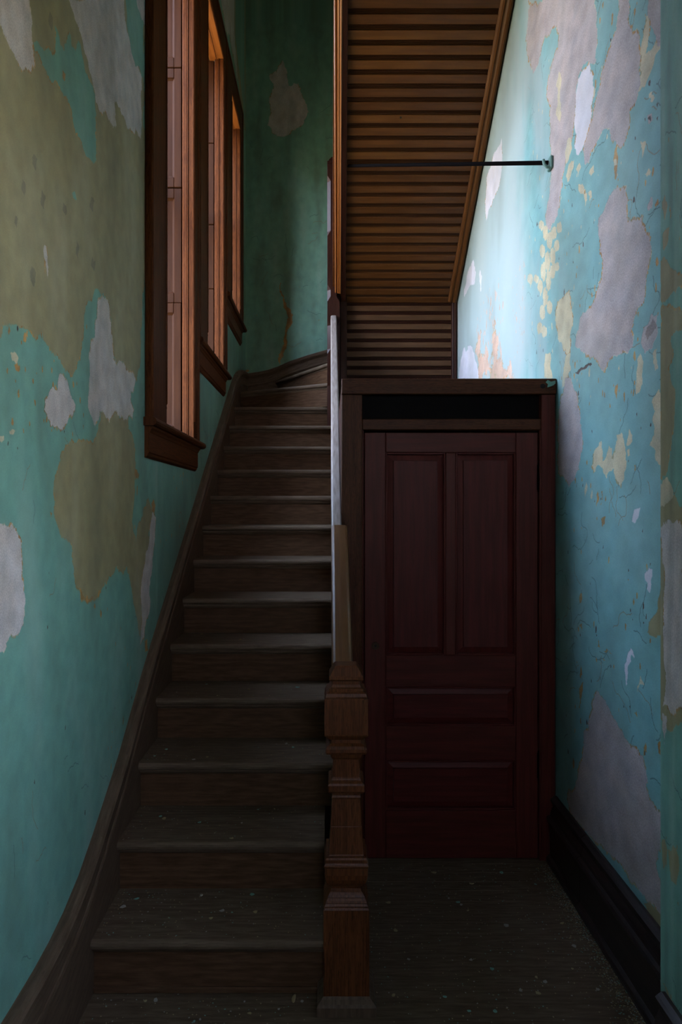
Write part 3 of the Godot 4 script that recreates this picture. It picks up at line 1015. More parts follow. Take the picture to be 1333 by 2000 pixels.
func build_newel_and_rail():
	var x := 0.05
	var d := 2.151
	var st := start()
	stack(st, x, d, [[0.045, 0.070], [0.312, 0.070], [0.316, 0.068], [0.318, 0.0665], [0.322, 0.0665], [0.328, 0.063], [0.330, 0.063], [0.336, 0.061], [0.342, 0.057], [0.344, 0.057], [0.350, 0.054], [0.356, 0.050], [0.358, 0.047], [0.366, 0.045], [0.372, 0.046], [0.378, 0.052], [0.388, 0.059], [0.400, 0.063], [0.415, 0.0655], [0.438, 0.066], [0.441, 0.068], [0.445, 0.068], [0.448, 0.066], [0.452, 0.064], [0.462, 0.064], [0.468, 0.062], [0.470, 0.054], [0.474, 0.0525], [0.556, 0.0475], [0.558, 0.0465], [0.560, 0.0475], [0.640, 0.043], [0.646, 0.045], [0.652, 0.043], [0.658, 0.043], [0.662, 0.053], [0.668, 0.056], [0.686, 0.056], [0.692, 0.053], [0.696, 0.046], [0.700, 0.046], [0.704, 0.044], [0.708, 0.041], [0.762, 0.041], [0.768, 0.045], [0.782, 0.050], [0.784, 0.060], [0.790, 0.063], [0.800, 0.063], [0.808, 0.058], [0.812, 0.050], [0.814, 0.046], [0.824, 0.046], [0.826, 0.050], [0.842, 0.066], [0.846, 0.067], [0.953, 0.067], [0.956, 0.065]])
	var nw := obj("newel_post", st, mats["newel_wood"], stair)
	nw.set_meta("label", "square carved newel post at the foot of the stairs")
	st = start()
	stack(st, x, d, [[0.956, 0.062], [0.960, 0.063], [0.970, 0.061], [0.973, 0.055], [0.976, 0.052], [0.983, 0.052], [0.986, 0.046], [0.994, 0.042], [1.004, 0.042], [1.006, 0.048], [1.009, 0.0515], [1.011, 0.0525], [1.019, 0.0525], [1.021, 0.051], [1.046, 0.036], [1.049, 0.033], [1.050, 0.028]])
	obj("newel_cap", st, mats["newel_wood"], nw)
	st = start()
	stack(st, x, d, [[0.0, 0.090], [0.028, 0.090], [0.036, 0.086], [0.044, 0.076], [0.050, 0.071]])
	obj("newel_plinth", st, mats["skirt_wood"], nw)
	# handrail: full width down to the closet, narrower past it
	var slope := Vector3(0, PITCH, -1.0)
	var rail := func(w: float, x0: float) -> PackedVector2Array:
		var r := PackedVector2Array()
		for p in [[0.012, -0.075], [w - 0.012, -0.075], [w - 0.010, -0.055], [w, -0.045], [w, -0.022]]:
			r.append(Vector2(x0 + p[0], p[1]))
		for k in 9:
			var t := PI * k / 8.0
			r.append(Vector2(x0 + w / 2 + signf(cos(t)) * pow(absf(cos(t)), 0.45) * w / 2 * 0.99, -0.020 + pow(sin(t), 0.6) * 0.020))
		for p in [[0.0, -0.022], [0.0, -0.045], [0.010, -0.055]]:
			r.append(Vector2(x0 + p[0], p[1]))
		return r
	var at := func(dd: float, up: float) -> Transform3D:
		return frame(P(0, 1.013 + (dd - 2.22) * PITCH + up, dd), Vector3.RIGHT, Vector3.UP)
	st = start()
	sweep(st, rail.call(0.071, 0.005), [at.call(2.19, 0.0), at.call(2.90, 0.0)])
	var hr := obj("handrail", st, mats["rail_wood"], stair)
	hr.set_meta("label", "polished wooden handrail rising from the newel post")
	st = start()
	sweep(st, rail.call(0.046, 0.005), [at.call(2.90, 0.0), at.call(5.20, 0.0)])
	hr = obj("handrail", st, mats["dusty_glare_rail"], stair)
	hr.set_meta("label", "upper length of handrail worn and dusty, its pale colour also holding painted window glare")
	# close-boarded balustrade under the rail, and its string
	var b := 2.21
	while b < 5.17:
		var e := minf(b + 0.098, 5.18)
		st = start()
		var q := []
		for xx in [0.014, 0.040]:
			for c in [[b, 0], [e, 0], [e, 1], [b, 1]]:
				var hh: float = maxf(0.0, (c[0] - NOSE1) * PITCH - 0.20) if c[1] == 0 else 1.013 + (c[0] - 2.22) * PITCH - 0.07
				q.append(P(xx, hh, c[0]))
		var cen: Vector3 = (q[0] + q[6]) / 2
		for f in [[0, 1, 2, 3], [4, 5, 6, 7], [0, 1, 5, 4], [1, 2, 6, 5], [2, 3, 7, 6], [3, 0, 4, 7]]:
			face_out(st, [q[f[0]], q[f[1]], q[f[2]], q[f[3]]], cen, Vector3.UP)
		obj("balustrade_board", st, mats["frame_wood"], stair)
		b += 0.10
	# turning post with stopped chamfers
	st = start()
	chamfer_post(st, 0.026, 5.248, 0.047, 2.10, 4.17, [[2.12, 2.52], [2.72, 2.98], [3.12, 3.25], [3.62, 4.08]])
	var tp := obj("turn_post", st, mats["dark_trim"], stair)
	tp.set_meta("label", "dark chamfered post where the stairs turn")
	st = start()
	stack(st, 0.026, 5.248, [[4.17, 0.040], [4.178, 0.046], [4.19, 0.046], [4.20, 0.036], [4.215, 0.030], [4.24, 0.012]])
	obj("post_cap", st, mats["dark_trim"], tp)

# square post whose corners are chamfered over the given spans
func chamfer_post(st: SurfaceTool, x: float, d: float, r: float, h0: float, h1: float, spans: Array):
	var cuts := [[h0, 0.001]]
	for s in spans:
		cuts.append([s[0], 0.001])
		cuts.append([s[0] + 0.04, 0.026])
		cuts.append([s[1] - 0.04, 0.026])
		cuts.append([s[1], 0.001])
	cuts.append([h1, 0.001])
	var ring := func(c: Array) -> Array:
		var k: float = r - c[1]
		var o := []
		for p in [[-k, r], [k, r], [r, k], [r, -k], [k, -r], [-k, -r], [-r, -k], [-r, k]]:
			o.append(Vector3(x + p[0], c[0], -d + p[1]))
		return o
	for i in cuts.size() - 1:
		var lo: Array = ring.call(cuts[i])
		var hi: Array = ring.call(cuts[i + 1])
		for k in 8:
			var k2 := (k + 1) % 8
			face(st, [lo[k], lo[k2], hi[k2], hi[k]], Vector3.UP)
	var top: Array = ring.call(cuts[cuts.size() - 1])
	face(st, top, Vector3.RIGHT)

# ------------------------------------------------------------------ upper flight seen from below
func soffit_h(d: float) -> float:
	return 3.15 + 0.677 * (PANEL - d)

func build_upper_flight():
	var up := thing("upper_stair_flight", "underside of the upper stair flight, varnished orange-brown beadboard above the closet", "stair flight", P(0.5, 3.15, PANEL))
	var T := Vector3(0, 0.677, 1.0).normalized()
	var N := Vector3(0, -1.0, 0.677).normalized()
	var L := func(d: float) -> float: return 0.095 + 0.0176 * (d - 3.67)
	# backing that carries the boards
	var dt := 2.3
	var st := start()
	var q := []
	for off in [0.001, 0.24]:
		for c in [[0.02, PANEL + 0.02], [0.988, PANEL + 0.02], [0.988, dt], [0.02, dt]]:
			q.append(P(c[0], soffit_h(c[1]), c[1]) - N * off)
	var cen: Vector3 = (q[0] + q[6]) / 2
	for f in [[0, 1, 2, 3], [4, 5, 6, 7], [0, 1, 5, 4], [1, 2, 6, 5], [2, 3, 7, 6], [3, 0, 4, 7]]:
		face_out(st, [q[f[0]], q[f[1]], q[f[2]], q[f[3]]], cen, Vector3.RIGHT)
	# landing that the flight reaches
	box(st, 0.02, 0.988, soffit_h(dt) - 0.02, 5.59, 1.81, dt + 0.2, Vector3.RIGHT, 0.0)
	var soffit := obj("soffit", st, mats["soffit_wood"], up)
	var step := 0.0753
	var dz := step / 1.2077
	var kinds := ["soffit_wood", "soffit_wood_c", "soffit_wood", "soffit_wood_b"]
	for i in 40:
		var d := PANEL - 0.006 - i * dz
		var o := P(0, soffit_h(d), d)
		bead_board("soffit_board", step, frame(o + Vector3(L.call(d) - 0.03, 0, 0), T, N), frame(o + Vector3(0.955, 0, 0), T, N), mats[kinds[rng.randi() % 4]], mats["shaded_bead_wood"], soffit)
	st = start()
	var hd := 4.163
	disc(st, P(0.431, soffit_h(hd), hd) + N * 0.0155, 0.0065, N)
	var hole := obj("screw_hole", st, mats["dark_hole"], soffit)
	hole.set_meta("label", "small dark screw hole in one soffit board")
	# boarded wall under the turn
	st = start()
	box(st, 0.06, 0.988, 2.11, 3.2, PANEL + 0.002, PANEL + 0.06, Vector3.RIGHT, 0.0)
	var wall := obj("panelling", st, mats["dark_trim"], up)
	var h := 3.147
	for i in 14:
		h -= 0.071
		bead_board("panelling_board", 0.071, frame(P(0.10, h, PANEL), Vector3.UP, Vector3(0, 0, 1)), frame(P(0.955, h, PANEL), Vector3.UP, Vector3(0, 0, 1)), mats["dim_panel_wood"], mats["dark_trim"], wall)
	# moulding against the right wall, sloping and upright
	var mo := PackedVector2Array([Vector2(0, 0), Vector2(0, 0.016), Vector2(0.010, 0.030), Vector2(0.020, 0.033), Vector2(0.026, 0.028), Vector2(0.032, 0.028), Vector2(0.042, 0.036), Vector2(0.054, 0.038), Vector2(0.066, 0.032), Vector2(0.069, 0.020), Vector2(0.072, 0.0)])
	st = start()
	var a := P(0.915, soffit_h(PANEL - 0.02), PANEL - 0.02)
	var e := P(0.915, soffit_h(dt), dt)
	sweep(st, mo, [frame(a, Vector3.RIGHT, N), frame(e, Vector3.RIGHT, N)])
	obj("wall_moulding", st, mats["soffit_wood"], up)
	st = start()
	sweep(st, mo, [frame(P(0.943, 2.1, PANEL), Vector3.RIGHT * 0.62, Vector3(0, 0, 1)), frame(P(0.943, 3.165, PANEL), Vector3.RIGHT * 0.62, Vector3(0, 0, 1))])
	obj("corner_moulding", st, mats["dark_trim"], up)
	# dark edge board beside the beadboard, along the slope and down the wall
	st = start()
	var eb := PackedVector2Array([Vector2(0, 0), Vector2(0, 0.045), Vector2(0.032, 0.045), Vector2(0.036, 0.040), Vector2(0.036, 0)])
	sweep(st, eb, [frame(P(0.086, soffit_h(PANEL - 0.02), PANEL - 0.02), Vector3.RIGHT, N), frame(P(0.040, soffit_h(dt), dt), Vector3.RIGHT, N)])
	obj("edge_board", st, mats["dark_trim"], up)
	st = start()
	box(st, 0.078, 0.130, 2.1, 3.18, PANEL - 0.06, PANEL + 0.01, Vector3.UP, 0.004)
	obj("edge_board", st, mats["dark_trim"], up)
	# outer string with a moulded lower edge
	st = start()
	var ms := PackedVector2Array([Vector2(0, -0.30), Vector2(0, 0.035), Vector2(0.004, 0.042), Vector2(0.010, 0.042), Vector2(0.013, 0.036), Vector2(0.017, 0.036), Vector2(0.020, 0.046), Vector2(0.027, 0.049), Vector2(0.031, 0.044), Vector2(0.033, 0.050), Vector2(0.040, 0.053), Vector2(0.045, 0.048), Vector2(0.046, -0.30)])
	sweep(st, ms, [frame(P(0.038, soffit_h(5.22), 5.22), Vector3.RIGHT, N), frame(P(0.006, soffit_h(dt), dt), Vector3.RIGHT, N)])
	obj("outer_string", st, mats["string_wood"], up)

# one board: a flat face, then three small beads along its lower edge, in a darker colour that paints in groove shade
func bead_board(called: String, w: float, a: Transform3D, b: Transform3D, m: Material, dark: Material, parent: Node3D):
	var flat := PackedVector2Array([Vector2(0, 0), Vector2(0, 0.012), Vector2(0.002, 0.015), Vector2(w - 0.029, 0.015), Vector2(w - 0.0275, 0.013), Vector2(w - 0.0265, 0.0)])
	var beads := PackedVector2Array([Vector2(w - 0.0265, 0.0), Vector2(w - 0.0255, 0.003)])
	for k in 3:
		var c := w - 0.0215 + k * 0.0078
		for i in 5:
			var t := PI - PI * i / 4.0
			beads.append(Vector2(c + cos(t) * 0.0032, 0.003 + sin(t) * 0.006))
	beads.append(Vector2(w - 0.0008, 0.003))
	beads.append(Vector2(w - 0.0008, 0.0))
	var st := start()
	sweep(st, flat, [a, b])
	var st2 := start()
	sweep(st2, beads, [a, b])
	var mesh := ArrayMesh.new()
	st.commit(mesh)
	st2.commit(mesh)
	var o := MeshInstance3D.new()
	o.mesh = mesh
	o.set_surface_override_material(0, m)
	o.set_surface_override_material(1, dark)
	o.name = called
	parent.add_child(o, true)
	var up: Node = parent
	while up != self:
		o.position -= up.position
		up = up.get_parent()

# ------------------------------------------------------------------ closet under the stairs
func build_closet():
	var c := thing("understair_closet", "dark red-brown wooden closet under the stairs with panelled door below a transom pane drawn as a black board", "closet", P(0.52, 0, CLOSET))
	var fm: Material = mats["frame_wood"]
	var F := CLOSET
	var U := Vector3.UP
	var X := Vector3.RIGHT
	var st := start()
	box(st, 0.050, 0.141, 0.0, 2.037, F, F + 0.04, U, 0.003)
	obj("stile", st, fm, c)
	st = start()
	box(st, 0.923, 0.986, 0.0, 2.037, F, F + 0.04, U, 0.003)
	obj("stile", st, mats["door_wood"], c)
	st = start()
	box(st, 0.050, 0.988, 2.038, 2.106, F - 0.006, F + 0.05, X, 0.003)
	var tr := obj("top_rail", st, fm, c)
	st = start()
	disc(st, P(0.928, 2.072, F - 0.0065), 0.011, Vector3(0, 0, 1))
	obj("knot_hole", st, mats["dark_hole"], tr)
	st = start()
	for k in 9:
		var a := TAU * k / 9.0
		var b2 := TAU * (k + 1) / 9.0
		var ra := 0.016 + 0.007 * sin(k * 2.3)
		var rb := 0.016 + 0.007 * sin(((k + 1) % 9) * 2.3)
		var cc := P(0.962, 2.084, F - 0.0066)
		face(st, [cc, cc + Vector3(cos(a) * ra * 1.3, sin(a) * ra * 0.9, 0), cc + Vector3(cos(b2) * rb * 1.3, sin(b2) * rb * 0.9, 0)], U)
	var sp := obj("paint_splash", st, mats["chip_teal"], tr)
	sp.set_meta("label", "green paint smeared on the corner of the rail")
	st = start()
	box(st, 0.141, 0.923, 1.882, 1.931, F + 0.001, F + 0.04, X, 0.004)
	obj("transom_rail", st, fm, c)
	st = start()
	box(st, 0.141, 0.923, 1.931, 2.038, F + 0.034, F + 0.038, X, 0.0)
	obj("transom_pane_board", st, mats["dark_pane_board"], c)  # near-black board stands in for dark glass over the unlit closet
	# bead round the door opening
	st = start()
	box(st, 0.915, 0.924, 0.0, 1.882, F - 0.002, F + 0.03, U, 0.003)
	box(st, 0.141, 0.148, 0.0, 1.882, F + 0.012, F + 0.03, U, 0.002)
	obj("door_bead", st, mats["door_wood"], c)
	# sides, top, back darkness closed in
	var b := 0.0
	st = start()
	box(st, 0.052, 0.98, 2.08, 2.104, F + 0.05, PANEL + 0.02, Vector3(0, 0, 1), 0.001)
	obj("top_board", st, mats["dark_trim"], c)
	st = start()
	var ka := F + 0.04
	while ka < PANEL - 0.02:
		var kb := minf(ka + 0.12, PANEL)
		box(st, 0.050, 0.068, 0.0, 2.08, ka, kb - 0.002, U, 0.002)
		ka += 0.12
	obj("side_boarding", st, mats["dark_trim"], c)
	st = start()
	box(st, 0.05, 0.98, 0.0, 2.08, PANEL, PANEL + 0.02, U, 0.0)
	obj("back_boarding", st, mats["dark_trim"], c)
	# door: framed stiles and rails with raised panels
	var D0 := F + 0.010
	var D1 := F + 0.045
	st = start()
	box(st, 0.151, 0.244, 0.006, 1.872, D0, D1, U, 0.003)
	box(st, 0.815, 0.912, 0.006, 1.872, D0, D1, U, 0.003)
	for r in [[1.784, 1.872], [0.757, 0.896], [0.433, 0.585], [0.006, 0.216]]:
		box(st, 0.244, 0.815, r[0], r[1], D0 + 0.0005, D1, X, 0.003)
	box(st, 0.507, 0.551, 0.896, 1.784, D0 + 0.0005, D1, U, 0.003)
	# lower ledges that catch dust, and chamfer stops at the heads
	var dr := obj("door", st, mats["door_wood"], c)
	dr.set_meta("label", "mahogany coloured door with four raised panels")
	for p in [[0.244, 0.507, 0.896, 1.784], [0.551, 0.815, 0.896, 1.784], [0.244, 0.815, 0.585, 0.757], [0.244, 0.815, 0.216, 0.433]]:
		st = start()
		var g := U if p[3] - p[2] > 0.5 else X
		raised_panel(st, Transform3D(Basis(), P(p[0], p[2], D0)), p[1] - p[0], p[3] - p[2], 0.034, -0.024, -0.006, g)
		# moulding frame inside the opening
		for m in [[p[0], p[0] + 0.008, p[2], p[3]], [p[1] - 0.008, p[1], p[2], p[3]], [p[0] + 0.008, p[1] - 0.008, p[2], p[2] + 0.008], [p[0] + 0.008, p[1] - 0.008, p[3] - 0.008, p[3]]]:
			box(st, m[0], m[1], m[2], m[3], D0 + 0.003, D0 + 0.03, U if m[3] - m[2] > 0.05 else X, 0.004)
		obj("door_panel", st, mats["door_panel"], dr)
	st = start()
	ring_disc(st, P(0.199, 0.938, D0 - 0.001), 0.006, 0.017, 0.004)
	var ro := obj("knob_rosette", st, mats["brass"], dr)
	ro.set_meta("label", "bare round rosette where the knob is missing")
	st = start()
	disc(st, P(0.199, 0.938, D0 - 0.0005), 0.0065, Vector3(0, 0, 1))
	obj("spindle_hole", st, mats["dark_hole"], dr)
	for hh in [1.62, 0.36]:
		st = start()
		tube(st, [P(0.9135, hh, D0 - 0.002), P(0.9135, hh + 0.11, D0 - 0.002)], 0.006, 10)
		tube(st, [P(0.9135, hh - 0.008, D0 - 0.002), P(0.9135, hh, D0 - 0.002)], 0.004, 8)
		tube(st, [P(0.9135, hh + 0.11, D0 - 0.002), P(0.9135, hh + 0.118, D0 - 0.002)], 0.004, 8)
		obj("hinge", st, mats["iron"], dr)

func disc(st: SurfaceTool, c: Vector3, r: float, n: Vector3):
	var x := n.cross(Vector3.UP).normalized()
	var y := x.cross(n).normalized()
	var pts := []
	for k in 14:
		var t := TAU * k / 14.0
		pts.append(c + (x * cos(t) + y * sin(t)) * r)
	face_out(st, pts, c - n, Vector3.UP)

func ring_disc(st: SurfaceTool, c: Vector3, r0: float, r1: float, t: float):
	for k in 18:
		var a := TAU * k / 18.0
		var b := TAU * (k + 1) / 18.0
		var va := Vector3(cos(a), sin(a), 0)
		var vb := Vector3(cos(b), sin(b), 0)
		var z := Vector3(0, 0, t)
		face(st, [c + va * r0 + z, c + va * r1 * 0.9 + z, c + vb * r1 * 0.9 + z, c + vb * r0 + z], Vector3.UP)
		face(st, [c + va * r1 * 0.9 + z, c + va * r1, c + vb * r1, c + vb * r1 * 0.9 + z], Vector3.UP)
		face(st, [c + va * r0, c + va * r0 + z, c + vb * r0 + z, c + vb * r0], Vector3.UP)

func build_rod():
	var a := P(0.980, 3.084, 3.05)
	var b := P(0.118, 3.755, 4.41)
	var t := thing("tie_rod", "thin black iron rod braced between the right wall and the upper stairs", "rod", a)
	var st := start()
	tube(st, [a, b], 0.0095, 10)
	obj("rod", st, mats["iron"], t)
	st = start()
	box(st, 0.976, 0.9895, 3.05, 3.105, 3.02, 3.07, Vector3.UP, 0.004)
	tube(st, [P(0.985, 3.055, 3.03), P(0.965, 3.058, 3.035), P(0.955, 3.072, 3.04), P(0.953, 3.095, 3.045)], 0.007, 8)
	var br := obj("wall_bracket", st, mats["bracket_paint"], t)
	br.set_meta("label", "small hooked bracket splashed with green paint")

# ------------------------------------------------------------------ fallen paint
func flake(st: SurfaceTool, at: Vector3, r: float, turn: float, tilt: Vector3, stretch := 1.0):
	var n := 6
	var xf := Transform3D(Basis.from_euler(Vector3(tilt.x, turn, tilt.z)), at)
	var top := []
	var bot := []
	for k in n:
		var a := TAU * k / n
		var rr := r * rng.randf_range(0.55, 1.15)
		var p := Vector3(cos(a) * rr * stretch, 0, sin(a) * rr)
		p.y = absf(p.x) * 0.18
		top.append(xf * (p + Vector3(0, 0.0012, 0)))
		bot.append(xf * p)
	var ct := xf * Vector3(0, 0.0012, 0)
	var cb := xf * Vector3.ZERO
	for k in n:
		var k2 := (k + 1) % n
		face(st, [ct, top[k2], top[k]], Vector3.RIGHT)
		face(st, [cb, bot[k], bot[k2]], Vector3.RIGHT)
		face(st, [bot[k2], bot[k], top[k], top[k2]], Vector3.RIGHT)

func build_debris():
	var cols := ["chip_teal", "chip_cream", "chip_white"]
	var said := {"chip_teal": "green", "chip_cream": "cream", "chip_white": "greyish white"}
	# the ones the picture shows clearly: [x, height, depth, radius, colour]
	var spots := []
	for i in 26:
		spots.append([rng.randf_range(0.2, 0.9), 0.0, rng.randf_range(2.02, 2.9), rng.randf_range(0.005, 0.011), cols[rng.randi() % 3]])
	for i in 8:
		spots.append([rng.randf_range(-0.7, -0.08), 0.0, rng.randf_range(2.0, 2.14), rng.randf_range(0.004, 0.008), cols[rng.randi() % 3]])
	for n in range(1, 6):
		for i in 9 - n:
			spots.append([rng.randf_range(-0.72, -0.10), RISE * n, nose(n) + rng.randf_range(0.03, 0.27), rng.randf_range(0.004, 0.010), cols[rng.randi() % 3]])
	var words := ["floor", "first step", "second step", "third step", "fourth step", "fifth step"]
	for s in spots:
		var n := roundi(s[1] / RISE)
		var where: String
		if n == 0 and s[0] > 0.1:
			where = "floor near the closet door" if s[2] > 2.62 else "floor near the right baseboard" if s[0] > 0.68 else "floor beside the newel post" if s[0] < 0.38 else "middle of the closet floor"
		elif n == 0:
			where = "floor before the first step"
		else:
			where = "%s from the bottom, %s" % [words[n], "by the wall" if s[0] < -0.52 else "by the handrail" if s[0] < -0.28 and s[0] > -0.1 or s[0] > -0.3 else "halfway across"]
		var size: String = "tiny" if s[3] < 0.0062 else "small" if s[3] < 0.0085 else "larger"
		var st := start()
		var at := P(s[0], s[1] + 0.0012, s[2])
		flake(st, Vector3.ZERO, s[3], rng.randf() * TAU, Vector3(rng.randf_range(-0.08, 0.08), 0, rng.randf_range(-0.08, 0.08)), rng.randf_range(0.8, 1.5))
		var o := obj("paint_flake", st, mats[s[4]])
		o.position = at
		o.set_meta("label", "%s %s paint flake lying on the %s" % [size, said[s[4]], where])
		o.set_meta("category", "paint flake")
		o.set_meta("group", "%s %s paint flakes on the %s" % [size, said[s[4]], where])
	# one leaf-shaped flake stands against the first riser
	var st := start()
	var xf := Transform3D(Basis.from_euler(Vector3(-1.25, 0.3, 0.2)), Vector3.ZERO)
	var rim := []
	for k in 10:
		var a := TAU * k / 10.0
		rim.append(xf * Vector3(cos(a) * 0.0075, 0.002 * cos(2.0 * a), sin(a) * 0.019 - absf(cos(a)) * 0.003))
	for k in 10:
		face(st, [xf * Vector3(0, 0.003, 0), rim[(k + 1) % 10], rim[k]], Vector3.UP)
		face(st, [xf * Vector3(0, 0.001, 0), rim[k], rim[(k + 1) % 10]], Vector3.UP)
	var o := obj("paint_flake", st, mats["chip_cream"])
	o.position = P(-0.112, 0.018, 2.12)
	o.set_meta("label", "pale leaf-shaped flake standing against the bottom riser near the newel post")
	o.set_meta("category", "paint flake")
	# crumbs swept along the baseboard and scattered over the steps: nobody could count them
	var fm := start()
	flake(fm, Vector3.ZERO, 1.0, 0.0, Vector3.ZERO)
	var mesh := fm.commit()
	for set in [["chip_cream", 1500], ["chip_teal", 700], ["chip_white", 800]]:
		var mm := MultiMesh.new()
		mm.transform_format = MultiMesh.TRANSFORM_3D
		mm.mesh = mesh
		mm.instance_count = set[1]
		for i in set[1]:
			var p: Vector3
			var r := rng.randf_range(0.0008, 0.0032)
			var f := rng.randf()
			if f < 0.04:
				p = P(rng.randf_range(0.3, 0.75) if f < 0.03 else rng.randf_range(0.06, 0.98), 2.107, CLOSET + rng.randf_range(0.0, 0.03))
			elif f < 0.48:
				p = P(0.945 - absf(rng.randfn()) * 0.035, 0.001, rng.randf_range(1.85, 2.96))
			elif f < 0.70:
				p = P(rng.randf_range(0.13, 0.94), 0.001, rng.randf_range(1.9, 2.96))
			elif f < 0.78:
				p = P(rng.randf_range(-0.74, -0.05), 0.001, rng.randf_range(1.85, 2.16))
			else:
				var n := 1 + int(rng.randf() * rng.randf() * 9.0)
				p = P(-0.74 + pow(rng.randf(), 1.6) * 0.72, RISE * n + 0.001, nose(n) + rng.randf_range(0.02, 0.29))
			mm.set_instance_transform(i, Transform3D(Basis(Vector3.UP, rng.randf() * TAU).scaled(Vector3(r, r, r)), p))
		var mi := MultiMeshInstance3D.new()
		mi.name = numbered("paint_crumbs")
		mi.multimesh = mm
		mi.material_override = mats[set[0]]
		add_child(mi)
		mi.set_meta("kind", "stuff")
		mi.set_meta("label", "%s paint crumbs scattered along the baseboard, floor and lower steps" % said[set[0]])
		mi.set_meta("category", "debris")

